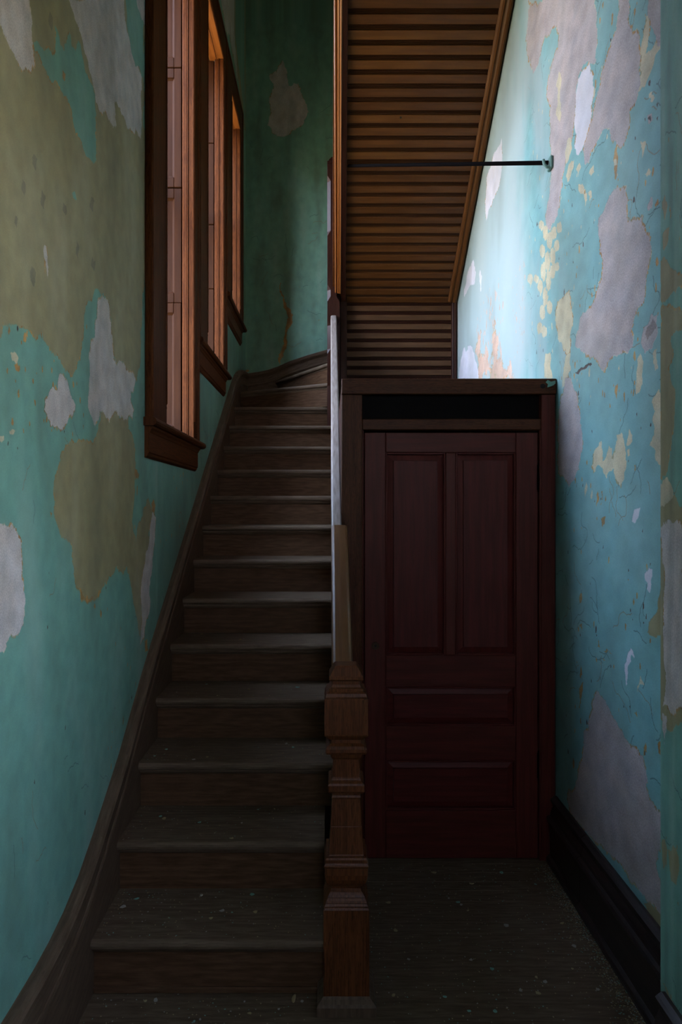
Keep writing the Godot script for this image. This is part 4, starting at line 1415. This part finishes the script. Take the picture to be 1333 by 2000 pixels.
# ------------------------------------------------------------------ where paint has come off, as outlines on each wall (along it, up it; metres)
var PATCHES_LEFT := [
	["olive", 1.474, 2.702, 1.474, 1.919, 1.705, 1.987, 1.770, 1.993, 1.842, 1.991, 1.911, 1.972, 1.965, 1.958, 2.043, 1.933, 2.084, 1.965, 2.106, 2.001, 2.127, 2.062, 2.141, 2.105, 2.149, 2.156, 2.172, 2.195, 2.228, 2.229, 2.243, 2.257, 2.278, 2.270, 2.319, 2.262, 2.383, 2.259, 2.405, 2.212, 2.439, 2.111, 2.474, 2.064, 2.694, 2.060, 2.729, 2.047, 2.766, 2.106, 2.796, 2.280, 2.811, 2.368, 2.834, 2.460, 2.858, 2.811, 2.858, 3.797],
	["smudge", 1.782, 2.464, 1.804, 2.462, 1.794, 2.425, 1.773, 2.433],
	["smudge", 1.833, 2.394, 1.856, 2.388, 1.846, 2.342, 1.823, 2.355],
	["smudge", 1.717, 2.366, 1.734, 2.361, 1.728, 2.327, 1.711, 2.337],
	["smudge", 1.980, 2.426, 2.003, 2.426, 1.996, 2.394, 1.973, 2.401],
	["smudge", 2.209, 2.546, 2.243, 2.546, 2.228, 2.505, 2.195, 2.510],
	["smudge", 1.883, 2.909, 1.904, 2.907, 1.897, 2.862, 1.876, 2.871],
	["smudge", 2.219, 2.359, 2.248, 2.355, 2.238, 2.316, 2.209, 2.326],
	["smudge", 1.770, 2.166, 1.794, 2.158, 1.785, 2.118, 1.761, 2.131],
	["smudge", 2.084, 2.356, 2.106, 2.345, 2.097, 2.298, 2.076, 2.315],
	["smudge", 1.678, 2.259, 1.691, 2.256, 1.686, 2.229, 1.672, 2.237],
	["olive", 2.298, 1.863, 2.457, 1.889, 2.612, 1.888, 2.619, 1.839, 2.666, 1.825, 2.708, 1.769, 2.701, 1.667, 2.694, 1.565, 2.680, 1.525, 2.666, 1.485, 2.694, 1.434, 2.722, 1.402, 2.788, 1.483, 2.827, 1.535, 2.906, 1.590, 2.965, 1.524, 2.991, 1.501, 2.906, 1.437, 2.890, 1.329, 2.850, 1.246, 2.796, 1.210, 2.811, 1.124, 2.827, 1.068, 2.788, 1.012, 2.766, 1.027, 2.737, 1.094, 2.694, 1.161, 2.666, 1.225, 2.625, 1.289, 2.599, 1.321, 2.548, 1.292, 2.523, 1.308, 2.474, 1.331, 2.439, 1.306, 2.383, 1.303, 2.340, 1.281, 2.298, 1.259, 2.268, 1.244, 2.181, 1.240, 2.145, 1.250, 2.114, 1.286, 2.084, 1.296, 2.063, 1.341, 2.047, 1.397, 2.035, 1.436, 2.003, 1.452, 1.958, 1.462, 1.928, 1.499, 1.914, 1.542, 1.911, 1.607, 1.921, 1.629, 1.958, 1.675, 1.973, 1.705, 1.996, 1.722, 2.084, 1.738, 2.114, 1.749, 2.172, 1.758, 2.248, 1.771, 2.278, 1.800, 2.308, 1.838],
	["plaster", 2.319, 2.262, 2.383, 2.259, 2.399, 2.210, 2.416, 2.160, 2.439, 2.075, 2.474, 2.055, 2.523, 2.084, 2.579, 2.083, 2.612, 2.070, 2.666, 2.073, 2.715, 2.050, 2.694, 2.016, 2.652, 1.993, 2.652, 1.953, 2.694, 1.929, 2.673, 1.886, 2.625, 1.895, 2.567, 1.866, 2.535, 1.883, 2.457, 1.889, 2.388, 1.838, 2.372, 1.855, 2.319, 1.869, 2.293, 1.862, 2.248, 1.808, 2.219, 1.835, 2.181, 1.862, 2.191, 1.921, 2.200, 1.989, 2.191, 2.036, 2.209, 2.082, 2.243, 2.099, 2.248, 2.159, 2.268, 2.207, 2.278, 2.241],
	["plaster", 1.852, 1.834, 1.886, 1.868, 1.907, 1.878, 1.936, 1.872, 1.947, 1.915, 1.965, 1.926, 1.996, 1.917, 2.027, 1.885, 2.051, 1.866, 2.072, 1.854, 2.068, 1.833, 2.023, 1.808, 1.996, 1.782, 1.973, 1.764, 1.936, 1.772, 1.893, 1.765, 1.876, 1.781, 1.859, 1.796, 1.846, 1.805],
	["plaster", 1.600, 1.503, 1.612, 1.498, 1.651, 1.502, 1.678, 1.488, 1.700, 1.467, 1.711, 1.439, 1.717, 1.387, 1.725, 1.347, 1.728, 1.269, 1.722, 1.244, 1.705, 1.234, 1.656, 1.231, 1.638, 1.222, 1.630, 1.205, 1.600, 1.199, 1.529, 1.197, 1.529, 1.504],
	["plaster", 2.965, 1.517, 3.035, 1.501, 3.017, 1.433, 2.991, 1.356, 2.973, 1.290, 2.956, 1.247, 2.923, 1.206, 2.939, 1.138, 2.923, 1.096, 2.874, 1.071, 2.850, 1.043, 2.842, 1.002, 2.781, 0.986, 2.796, 1.021, 2.811, 1.082, 2.796, 1.147, 2.788, 1.211, 2.819, 1.271, 2.858, 1.331, 2.890, 1.362, 2.923, 1.414, 2.939, 1.480],
	["plaster", 1.600, 2.753, 1.749, 2.867, 1.764, 2.825, 1.773, 2.798, 1.770, 2.763, 1.782, 2.731, 1.791, 2.697, 1.758, 2.662, 1.734, 2.658, 1.720, 2.641, 1.700, 2.638, 1.678, 2.646, 1.651, 2.650, 1.630, 2.660, 1.605, 2.673, 1.575, 2.658, 1.575, 2.734],
	["plaster", 2.003, 3.060, 2.023, 3.045, 2.063, 3.029, 2.106, 3.012, 2.149, 2.978, 2.195, 2.943, 2.228, 2.923, 2.253, 2.879, 2.293, 2.871, 2.334, 2.896, 2.383, 2.894, 2.439, 2.895, 2.468, 2.914, 2.462, 2.967, 2.451, 2.997, 2.498, 3.006, 2.548, 3.007, 2.599, 2.987, 2.694, 3.016, 2.788, 3.047, 2.804, 3.123, 2.796, 3.245, 2.804, 3.312, 2.737, 3.321, 2.666, 3.325, 2.599, 3.358, 2.567, 3.412, 2.548, 3.475],
	["teal", 2.560, 3.484, 2.599, 3.377, 2.666, 3.315, 2.766, 3.330, 2.804, 3.312, 2.850, 3.342, 2.850, 3.705],
	["plaster", 2.708, 3.597, 2.737, 3.557, 2.796, 3.549, 2.850, 3.556, 2.850, 3.705],
	["teal", 1.776, 2.747, 1.801, 2.771, 1.859, 2.794, 1.904, 2.806, 1.921, 2.847, 1.928, 2.873, 1.918, 2.895, 1.939, 2.895, 1.958, 2.867, 1.984, 2.867, 2.003, 2.903, 2.015, 2.941, 2.035, 2.950, 2.043, 2.922, 2.076, 2.929, 2.093, 2.972, 2.114, 2.978, 2.127, 2.955, 2.149, 2.930, 2.195, 2.918, 2.228, 2.914, 2.248, 2.884, 2.253, 2.828, 2.258, 2.763, 2.258, 2.692, 2.233, 2.662, 2.195, 2.663, 2.163, 2.655, 2.127, 2.676, 2.076, 2.677, 2.043, 2.723, 2.011, 2.742, 1.965, 2.739, 1.911, 2.729, 1.872, 2.722, 1.842, 2.731, 1.820, 2.743, 1.788, 2.736],
	["orange", 1.973, 2.805, 1.996, 2.808, 1.992, 2.786, 1.973, 2.786],
	["teal", 2.047, 2.483, 2.072, 2.497, 2.084, 2.481, 2.059, 2.473],
	["orange", 1.886, 1.528, 1.900, 1.524, 1.893, 1.508],
	["cream", 1.651, 1.913, 1.672, 1.923, 1.694, 1.910, 1.689, 1.888, 1.661, 1.895],
	["orange", 1.672, 1.890, 1.689, 1.899, 1.700, 1.883, 1.680, 1.877],
	["cream", 1.646, 1.724, 1.661, 1.731, 1.678, 1.728, 1.669, 1.719, 1.648, 1.716],
	["cream", 1.600, 1.707, 1.620, 1.709, 1.620, 1.699, 1.600, 1.695],
	["orange", 2.708, 1.698, 2.737, 1.693, 2.766, 1.678, 2.751, 1.657, 2.715, 1.651],
	["orange", 2.956, 1.557, 2.991, 1.580, 3.026, 1.551, 2.999, 1.515, 2.965, 1.524],
	["orange", 1.846, 2.249, 1.866, 2.253, 1.872, 2.230, 1.852, 2.167, 1.846, 2.220],
	["plaster", 1.846, 2.249, 1.862, 2.252, 1.869, 2.229, 1.872, 2.166, 1.856, 2.210],
	["orange", 2.842, 1.002, 2.890, 0.982, 2.906, 0.935, 2.858, 0.935],
	["orange", 2.106, 1.290, 2.149, 1.261, 2.200, 1.243, 2.268, 1.248, 2.283, 1.266, 2.303, 1.257, 2.278, 1.236, 2.181, 1.234, 2.127, 1.248],
	["orange", 2.243, 1.227, 2.253, 1.214, 2.243, 1.207, 2.233, 1.218],
	["orange", 2.298, 1.199, 2.313, 1.186, 2.308, 1.166, 2.293, 1.182],
]
var PATCHES_LEFT_FAR := [
	["olive", 4.211, 4.868, 6.330, 6.545, 6.330, 5.025, 5.896, 5.051, 5.430, 5.099, 4.799, 5.153],
	["plaster", 4.586, 5.164, 5.291, 5.723, 5.430, 5.507, 5.517, 5.405, 5.638, 5.278, 5.732, 5.168, 5.517, 5.157, 5.291, 5.207, 4.844, 5.151],
	["teal", 5.346, 5.686, 5.577, 5.865, 5.638, 5.574, 5.764, 5.491, 5.964, 5.539, 6.178, 5.498, 6.253, 4.983, 6.105, 5.084, 5.896, 5.272, 5.700, 5.319, 5.488, 5.467],
]
var PATCHES_RIGHT := [
	["plaster", 3.428, 4.145, 3.375, 4.029, 3.428, 3.939, 3.455, 3.906, 3.410, 3.799, 3.358, 3.709, 3.242, 3.651, 3.195, 3.692, 3.135, 3.710, 2.979, 3.647, 2.952, 3.584, 2.966, 3.537, 3.048, 3.524, 3.105, 3.480, 3.120, 3.419, 3.076, 3.323, 3.062, 3.223, 3.048, 3.101, 3.048, 3.033, 3.076, 2.954, 3.135, 2.887, 3.120, 2.834, 3.069, 2.790, 2.966, 2.814, 2.933, 2.888, 2.900, 2.960, 2.850, 3.021, 2.778, 3.067, 2.749, 3.216, 2.721, 3.260, 2.613, 3.250, 2.538, 3.201, 2.528, 3.289, 2.553, 3.440, 2.553, 3.479],
	["white", 2.603, 3.244, 2.572, 3.185, 2.562, 3.102, 2.583, 3.017, 2.624, 2.962, 2.666, 2.955, 2.732, 2.955, 2.761, 2.995, 2.761, 3.119, 2.744, 3.212, 2.721, 3.250, 2.655, 3.248],
	["cream", 2.142, 3.086, 2.153, 3.045, 2.181, 3.000, 2.218, 2.874, 2.163, 2.874, 2.111, 2.881, 2.078, 2.915, 2.043, 2.914, 2.068, 2.963, 2.095, 2.949, 2.139, 2.963, 2.111, 3.032],
	["plaster", 2.327, 3.307, 2.336, 3.243, 2.357, 3.188, 2.421, 3.170, 2.476, 3.132, 2.514, 3.081, 2.562, 3.034, 2.613, 2.986, 2.666, 2.945, 2.655, 2.880, 2.613, 2.862, 2.562, 2.890, 2.490, 2.908, 2.444, 2.901, 2.399, 2.831, 2.357, 2.790, 2.323, 2.764, 2.287, 2.770, 2.248, 2.808, 2.207, 2.851, 2.174, 2.889, 2.171, 2.976, 2.189, 3.062, 2.237, 3.104, 2.256, 3.185, 2.264, 3.259],
	["plaster", 2.118, 3.148, 2.125, 3.073, 2.095, 3.012, 2.062, 2.935, 2.033, 2.923, 2.033, 3.083],
	["plaster", 2.275, 2.615, 2.271, 2.557, 2.264, 2.494, 2.218, 2.483, 2.160, 2.467, 2.139, 2.409, 2.111, 2.367, 2.118, 2.290, 2.139, 2.233, 2.153, 2.189, 2.199, 2.179, 2.218, 2.159, 2.229, 2.095, 2.264, 2.053, 2.357, 2.065, 2.421, 2.062, 2.457, 2.033, 2.504, 2.061, 2.538, 2.097, 2.613, 2.123, 2.693, 2.161, 2.755, 2.196, 2.732, 2.242, 2.704, 2.286, 2.666, 2.305, 2.588, 2.302, 2.538, 2.344, 2.490, 2.376, 2.476, 2.436, 2.504, 2.521, 2.518, 2.602, 2.444, 2.626, 2.378, 2.650],
	["cream", 2.820, 2.440, 2.796, 2.363, 2.778, 2.317, 2.808, 2.262, 2.820, 2.180, 2.888, 2.207, 2.913, 2.245, 2.979, 2.328, 2.992, 2.388, 2.966, 2.436, 2.888, 2.434],
	["cream", 3.135, 2.252, 3.069, 2.242, 3.062, 2.167, 3.034, 2.120, 3.150, 2.142],
	["cream", 2.869, 2.170, 2.808, 2.177, 2.802, 2.113, 2.863, 2.072, 2.913, 2.049, 2.900, 2.112],
	["white", 3.939, 3.678, 3.916, 3.577, 3.963, 3.453, 4.086, 3.420, 4.257, 3.403, 4.327, 3.362, 4.355, 3.446, 4.327, 3.564, 4.243, 3.652, 4.124, 3.685, 4.036, 3.669],
	["white", 4.713, 3.260, 4.630, 3.150, 4.680, 3.080, 4.888, 3.112, 5.018, 3.097, 5.037, 3.160, 4.943, 3.222, 4.799, 3.245],
	["white", 4.504, 3.116, 4.443, 3.052, 4.473, 2.961, 4.519, 3.044],
	["white", 4.816, 2.691, 4.680, 2.606, 4.598, 2.518, 4.551, 2.388, 5.237, 2.517, 5.216, 2.611, 5.115, 2.686, 4.943, 2.684],
	["peach", 4.535, 2.709, 4.489, 2.714, 4.458, 2.555, 4.414, 2.512, 4.355, 2.564, 4.299, 2.615, 4.257, 2.509, 4.189, 2.399, 4.086, 2.301, 4.535, 2.386, 4.566, 2.546],
	["peach", 4.163, 2.597, 4.111, 2.676, 4.073, 2.559, 4.036, 2.458, 3.963, 2.412, 3.893, 2.338, 3.847, 2.257, 4.216, 2.326, 4.189, 2.462],
	["peach", 3.760, 2.367, 3.717, 2.316, 3.656, 2.262, 3.645, 2.219, 3.825, 2.252],
	["plaster", 2.869, 2.088, 2.796, 2.070, 2.732, 1.996, 2.704, 1.931, 2.682, 1.847, 2.693, 1.747, 2.732, 1.689, 2.826, 1.626, 2.850, 1.653, 2.933, 1.678, 2.972, 1.769, 2.966, 1.880, 2.946, 1.966, 2.900, 2.025],
	["cream", 2.562, 1.746, 2.538, 1.763, 2.485, 1.787, 2.476, 1.749, 2.476, 1.711, 2.430, 1.745, 2.421, 1.762, 2.395, 1.751, 2.386, 1.714, 2.365, 1.757, 2.357, 1.791, 2.315, 1.796, 2.295, 1.767, 2.287, 1.732, 2.275, 1.697, 2.295, 1.638, 2.323, 1.613, 2.357, 1.632, 2.378, 1.678, 2.413, 1.671, 2.444, 1.645, 2.467, 1.665, 2.476, 1.684, 2.538, 1.693, 2.562, 1.670, 2.567, 1.718],
	["cream", 2.279, 1.749, 2.256, 1.801, 2.233, 1.778, 2.233, 1.758, 2.264, 1.747],
	["cream", 2.275, 1.731, 2.256, 1.736, 2.248, 1.712, 2.267, 1.709],
	["cream", 2.655, 1.605, 2.634, 1.644, 2.624, 1.614, 2.645, 1.581],
	["cream", 2.593, 1.580, 2.577, 1.612, 2.572, 1.587, 2.583, 1.574],
	["orange", 2.533, 1.590, 2.523, 1.601, 2.518, 1.563, 2.533, 1.545],
	["orange", 2.490, 1.600, 2.476, 1.604, 2.476, 1.572, 2.495, 1.548],
	["plaster", 2.533, 0.860, 2.467, 0.850, 2.413, 0.829, 2.357, 0.801, 2.295, 0.769, 2.248, 0.759, 2.199, 0.768, 2.163, 0.756, 2.139, 0.725, 2.129, 0.697, 2.139, 0.669, 2.111, 0.640, 2.078, 0.631, 2.033, 0.627, 2.027, 0.311, 2.085, 0.331, 2.129, 0.313, 2.181, 0.316, 2.237, 0.310, 2.315, 0.328, 2.357, 0.324, 2.421, 0.318, 2.490, 0.312, 2.562, 0.295, 2.666, 0.285, 2.732, 0.285, 2.808, 0.282, 2.844, 0.330, 2.838, 0.358, 2.749, 0.432, 2.721, 0.484, 2.710, 0.529, 2.666, 0.605, 2.666, 0.645, 2.613, 0.692, 2.588, 0.768, 2.562, 0.824],
	["olive", 2.153, 0.291, 2.111, 0.323, 2.078, 0.319, 2.033, 0.319, 2.033, 0.277, 2.111, 0.268],
	["plaster", 2.153, 2.108, 2.095, 2.137, 2.062, 2.123, 2.059, 2.068, 2.095, 2.030, 2.146, 2.023, 2.171, 2.064],
	["stain", 2.132, 2.103, 2.091, 2.120, 2.065, 2.093, 2.091, 2.076, 2.125, 2.063],
	["cream", 2.095, 1.873, 2.052, 1.897, 2.033, 1.878, 2.033, 1.665, 2.072, 1.683, 2.111, 1.733, 2.085, 1.762, 2.095, 1.810],
	["cream", 2.196, 2.021, 2.174, 2.032, 2.160, 1.981, 2.174, 1.918, 2.207, 1.907, 2.203, 1.956],
	["cream", 2.091, 2.014, 2.065, 2.023, 2.059, 1.960, 2.078, 1.956],
	["white", 2.218, 1.535, 2.174, 1.540, 2.189, 1.510, 2.218, 1.490, 2.237, 1.496],
	["white", 2.146, 1.334, 2.118, 1.355, 2.095, 1.351, 2.105, 1.314, 2.111, 1.277, 2.132, 1.287],
	["white", 2.271, 1.049, 2.244, 1.080, 2.218, 1.052, 2.244, 1.059, 2.264, 1.017, 2.279, 0.945, 2.287, 0.977],
	["cream", 2.196, 0.967, 2.174, 1.005, 2.146, 0.980, 2.174, 0.979, 2.196, 0.947],
	["olive", 2.125, 1.152, 2.105, 1.196, 2.065, 1.225, 2.059, 1.265, 2.040, 1.305, 2.033, 1.161, 2.065, 1.148, 2.091, 1.147],
	["orange", 2.495, 1.503, 2.448, 1.511, 2.457, 1.485, 2.481, 1.470],
	["orange", 2.704, 1.164, 2.682, 1.207, 2.677, 1.184],
	["orange", 2.710, 1.074, 2.682, 1.088, 2.677, 1.063],
	["orange", 2.704, 0.876, 2.688, 0.924, 2.677, 0.886, 2.693, 0.868],
	["orange", 2.710, 0.824, 2.666, 0.861, 2.682, 0.801, 2.699, 0.766],
	["orange", 2.715, 0.751, 2.699, 0.780, 2.704, 0.746],
	["orange", 2.562, 1.112, 2.553, 1.121, 2.558, 1.088],
	["orange", 2.523, 1.030, 2.514, 1.058, 2.499, 1.027],
	["orange", 2.467, 1.022, 2.439, 1.039, 2.395, 1.027, 2.439, 1.023],
	["orange", 2.476, 0.996, 2.448, 0.989, 2.467, 0.989],
	["cream", 2.721, 2.831, 2.677, 2.814, 2.639, 2.776, 2.666, 2.765, 2.704, 2.791],
	["cream", 2.661, 2.763, 2.629, 2.756, 2.624, 2.726, 2.645, 2.706],
	["cream", 2.613, 2.750, 2.583, 2.742, 2.577, 2.714, 2.603, 2.712],
	["cream", 2.850, 3.075, 2.802, 3.063, 2.790, 3.011, 2.826, 2.987, 2.863, 2.985, 2.875, 3.034],
	["cream", 2.826, 2.966, 2.767, 2.953, 2.778, 2.921, 2.838, 2.895, 2.863, 2.931],
	["cream", 2.744, 2.904, 2.704, 2.908, 2.688, 2.886, 2.721, 2.862],
	["cream", 2.608, 2.817, 2.562, 2.829, 2.553, 2.799, 2.588, 2.797],
	["orange", 2.369, 2.788, 2.352, 2.788, 2.348, 2.724, 2.365, 2.676, 2.374, 2.737],
	["cream", 2.395, 2.762, 2.365, 2.750, 2.352, 2.723, 2.378, 2.730],
	["cream", 2.146, 2.589, 2.118, 2.595, 2.101, 2.577, 2.111, 2.569, 2.132, 2.573],
	["cream", 2.174, 2.709, 2.139, 2.689, 2.153, 2.657, 2.163, 2.647],
	["brown", 2.118, 2.865, 2.105, 2.860, 2.108, 2.843, 2.122, 2.854],
	["brown", 2.068, 2.764, 2.059, 2.761, 2.062, 2.751],
	["brown", 2.149, 2.764, 2.142, 2.763, 2.142, 2.753],
	["brown", 2.068, 2.722, 2.059, 2.720, 2.062, 2.711],
	["plaster", 2.125, 2.763, 2.098, 2.752, 2.095, 2.729, 2.118, 2.730],
	["brown", 2.125, 2.755, 2.108, 2.751, 2.105, 2.733],
	["plaster", 2.125, 2.484, 2.105, 2.498, 2.091, 2.481, 2.098, 2.459, 2.122, 2.463],
	["orange", 2.078, 2.463, 2.059, 2.472, 2.056, 2.456, 2.075, 2.452],
	["cream", 2.986, 3.394, 2.952, 3.429, 2.913, 3.371, 2.920, 3.276, 2.939, 3.200, 2.972, 3.245],
	["cream", 2.118, 2.822, 2.095, 2.819, 2.078, 2.790, 2.098, 2.786],
	["brown", 2.755, 2.087, 2.666, 2.089, 2.588, 2.092, 2.577, 2.082, 2.655, 2.079, 2.732, 2.076],
	["orange", 2.153, 0.781, 2.139, 0.805, 2.132, 0.775],
	["orange", 2.059, 0.832, 2.046, 0.843, 2.043, 0.799, 2.056, 0.803],
	["orange", 2.218, 0.874, 2.199, 0.887, 2.196, 0.865],
	["cream", 3.258, 2.598, 3.219, 2.622, 3.180, 2.573, 3.211, 2.535],
	["cream", 3.175, 2.821, 3.163, 2.845, 3.131, 2.839, 3.103, 2.817, 3.095, 2.785, 3.107, 2.765, 3.139, 2.771, 3.167, 2.793],
	["cream", 3.115, 2.762, 3.103, 2.789, 3.072, 2.784, 3.045, 2.762, 3.038, 2.728, 3.049, 2.705, 3.080, 2.709, 3.107, 2.731],
	["cream", 3.051, 2.771, 3.039, 2.790, 3.009, 2.784, 2.984, 2.764, 2.976, 2.738, 2.987, 2.721, 3.017, 2.727, 3.043, 2.746],
	["cream", 3.222, 2.756, 3.209, 2.776, 3.176, 2.770, 3.147, 2.749, 3.139, 2.721, 3.151, 2.704, 3.184, 2.709, 3.213, 2.730],
	["cream", 3.145, 2.679, 3.133, 2.714, 3.101, 2.712, 3.074, 2.687, 3.066, 2.646, 3.078, 2.616, 3.109, 2.617, 3.137, 2.642],
	["cream", 3.072, 2.676, 3.060, 2.703, 3.030, 2.699, 3.004, 2.677, 2.997, 2.644, 3.008, 2.621, 3.037, 2.624, 3.064, 2.645],
	["cream", 3.016, 2.700, 3.005, 2.716, 2.975, 2.710, 2.950, 2.692, 2.943, 2.670, 2.954, 2.656, 2.983, 2.662, 3.008, 2.679],
	["cream", 3.206, 2.653, 3.194, 2.685, 3.161, 2.683, 3.132, 2.659, 3.124, 2.620, 3.136, 2.593, 3.169, 2.595, 3.198, 2.619],
	["cream", 3.130, 2.585, 3.118, 2.620, 3.087, 2.618, 3.060, 2.595, 3.052, 2.554, 3.063, 2.524, 3.094, 2.524, 3.122, 2.548],
	["cream", 3.072, 2.607, 3.060, 2.629, 3.030, 2.624, 3.004, 2.605, 2.997, 2.577, 3.008, 2.558, 3.037, 2.562, 3.064, 2.581],
	["cream", 3.254, 2.597, 3.241, 2.615, 3.207, 2.609, 3.177, 2.591, 3.169, 2.567, 3.182, 2.551, 3.215, 2.557, 3.245, 2.575],
	["cream", 3.175, 2.524, 3.163, 2.556, 3.131, 2.554, 3.103, 2.532, 3.095, 2.494, 3.107, 2.467, 3.139, 2.467, 3.167, 2.489],
	["cream", 3.115, 2.458, 3.103, 2.479, 3.072, 2.476, 3.045, 2.459, 3.038, 2.432, 3.049, 2.414, 3.080, 2.417, 3.107, 2.434],
	["cream", 3.222, 2.466, 3.209, 2.491, 3.176, 2.488, 3.147, 2.469, 3.139, 2.438, 3.151, 2.416, 3.184, 2.418, 3.213, 2.437],
	["cream", 3.262, 2.404, 3.249, 2.422, 3.214, 2.419, 3.185, 2.402, 3.177, 2.378, 3.189, 2.363, 3.223, 2.366, 3.253, 2.382],
	["cream", 3.191, 2.366, 3.178, 2.384, 3.146, 2.381, 3.117, 2.365, 3.109, 2.342, 3.121, 2.326, 3.154, 2.329, 3.182, 2.344],
	["cream", 3.016, 2.610, 3.005, 2.623, 2.975, 2.616, 2.950, 2.601, 2.943, 2.582, 2.954, 2.571, 2.983, 2.577, 3.008, 2.592],
	["cream", 3.319, 2.655, 3.306, 2.666, 3.270, 2.658, 3.240, 2.642, 3.231, 2.624, 3.244, 2.615, 3.279, 2.623, 3.310, 2.639],
	["cream", 3.422, 2.690, 3.408, 2.705, 3.370, 2.697, 3.338, 2.679, 3.329, 2.656, 3.343, 2.644, 3.380, 2.652, 3.413, 2.670],
	["cream", 2.982, 2.765, 2.971, 2.781, 2.942, 2.774, 2.918, 2.756, 2.911, 2.733, 2.921, 2.720, 2.949, 2.727, 2.974, 2.744],
	["cream", 3.238, 2.883, 3.225, 2.896, 3.191, 2.886, 3.162, 2.867, 3.154, 2.846, 3.166, 2.835, 3.200, 2.844, 3.229, 2.863],
]
var PATCHES_PIER := [
	["olive", 1.798, 2.182, 1.757, 2.174, 1.731, 2.145, 1.705, 2.124, 1.669, 2.117, 1.669, 2.092, 1.705, 2.092, 1.739, 2.083, 1.771, 2.073, 1.798, 2.088],
	["olive", 1.798, 2.068, 1.744, 2.058, 1.705, 2.040, 1.669, 2.023, 1.669, 1.961, 1.713, 1.985, 1.739, 1.978, 1.728, 1.930, 1.757, 1.897, 1.739, 1.861, 1.718, 1.838, 1.723, 1.748, 1.749, 1.660, 1.771, 1.621, 1.798, 1.616],
	["cream", 1.798, 1.602, 1.749, 1.607, 1.723, 1.554, 1.723, 1.516, 1.771, 1.508, 1.798, 1.488],
	["olive", 1.798, 1.542, 1.657, 1.529, 1.657, 1.032, 1.798, 0.989],
	["plaster", 1.795, 1.488, 1.771, 1.502, 1.718, 1.505, 1.657, 1.491, 1.657, 1.054, 1.705, 1.036, 1.744, 1.016, 1.771, 1.030, 1.784, 1.020, 1.781, 1.261],
	["plaster", 1.787, 1.003, 1.762, 1.000, 1.765, 0.959, 1.776, 0.922, 1.781, 0.954],
	["olive", 1.790, 0.656, 1.771, 0.678, 1.757, 0.658, 1.762, 0.616, 1.779, 0.594],
	["olive", 1.754, 0.660, 1.728, 0.686, 1.698, 0.650, 1.713, 0.590, 1.739, 0.589],
	["olive", 1.784, 0.297, 1.757, 0.296, 1.723, 0.288, 1.739, 0.283],
	["olive", 1.787, 2.339, 1.771, 2.352, 1.757, 2.319, 1.771, 2.285],
	["orange", 1.747, 2.312, 1.739, 2.285, 1.744, 2.277],
	["olive", 1.781, 2.257, 1.749, 2.263, 1.754, 2.226, 1.776, 2.208],
]
var PATCHES_BACK := [
	["plaster", -0.431, 5.647, -0.399, 5.567, -0.389, 5.473, -0.375, 5.413, -0.291, 5.436, -0.258, 5.333, -0.211, 5.239, -0.211, 5.145, -0.258, 5.052, -0.352, 5.005, -0.399, 4.958, -0.469, 4.953, -0.530, 4.981, -0.539, 5.028, -0.572, 5.052, -0.539, 5.169, -0.558, 5.286, -0.530, 5.380, -0.516, 5.427, -0.549, 5.520, -0.492, 5.544, -0.455, 5.614],
	["orange", -0.450, 3.607, -0.436, 3.504, -0.403, 3.425, -0.389, 3.387, -0.361, 3.368, -0.342, 3.317, -0.347, 3.270, -0.375, 3.199, -0.399, 3.129, -0.389, 3.068, -0.417, 2.988, -0.436, 2.928, -0.455, 2.862, -0.474, 2.895, -0.455, 2.965, -0.417, 3.049, -0.417, 3.129, -0.408, 3.199, -0.380, 3.293, -0.399, 3.350, -0.427, 3.434],
	["brown", -0.094, 6.247, -0.023, 6.247, 0.000, 6.060, -0.061, 6.083],
	["orange", -0.774, 2.815, -0.745, 2.815, -0.745, 2.796, -0.774, 2.796],
]
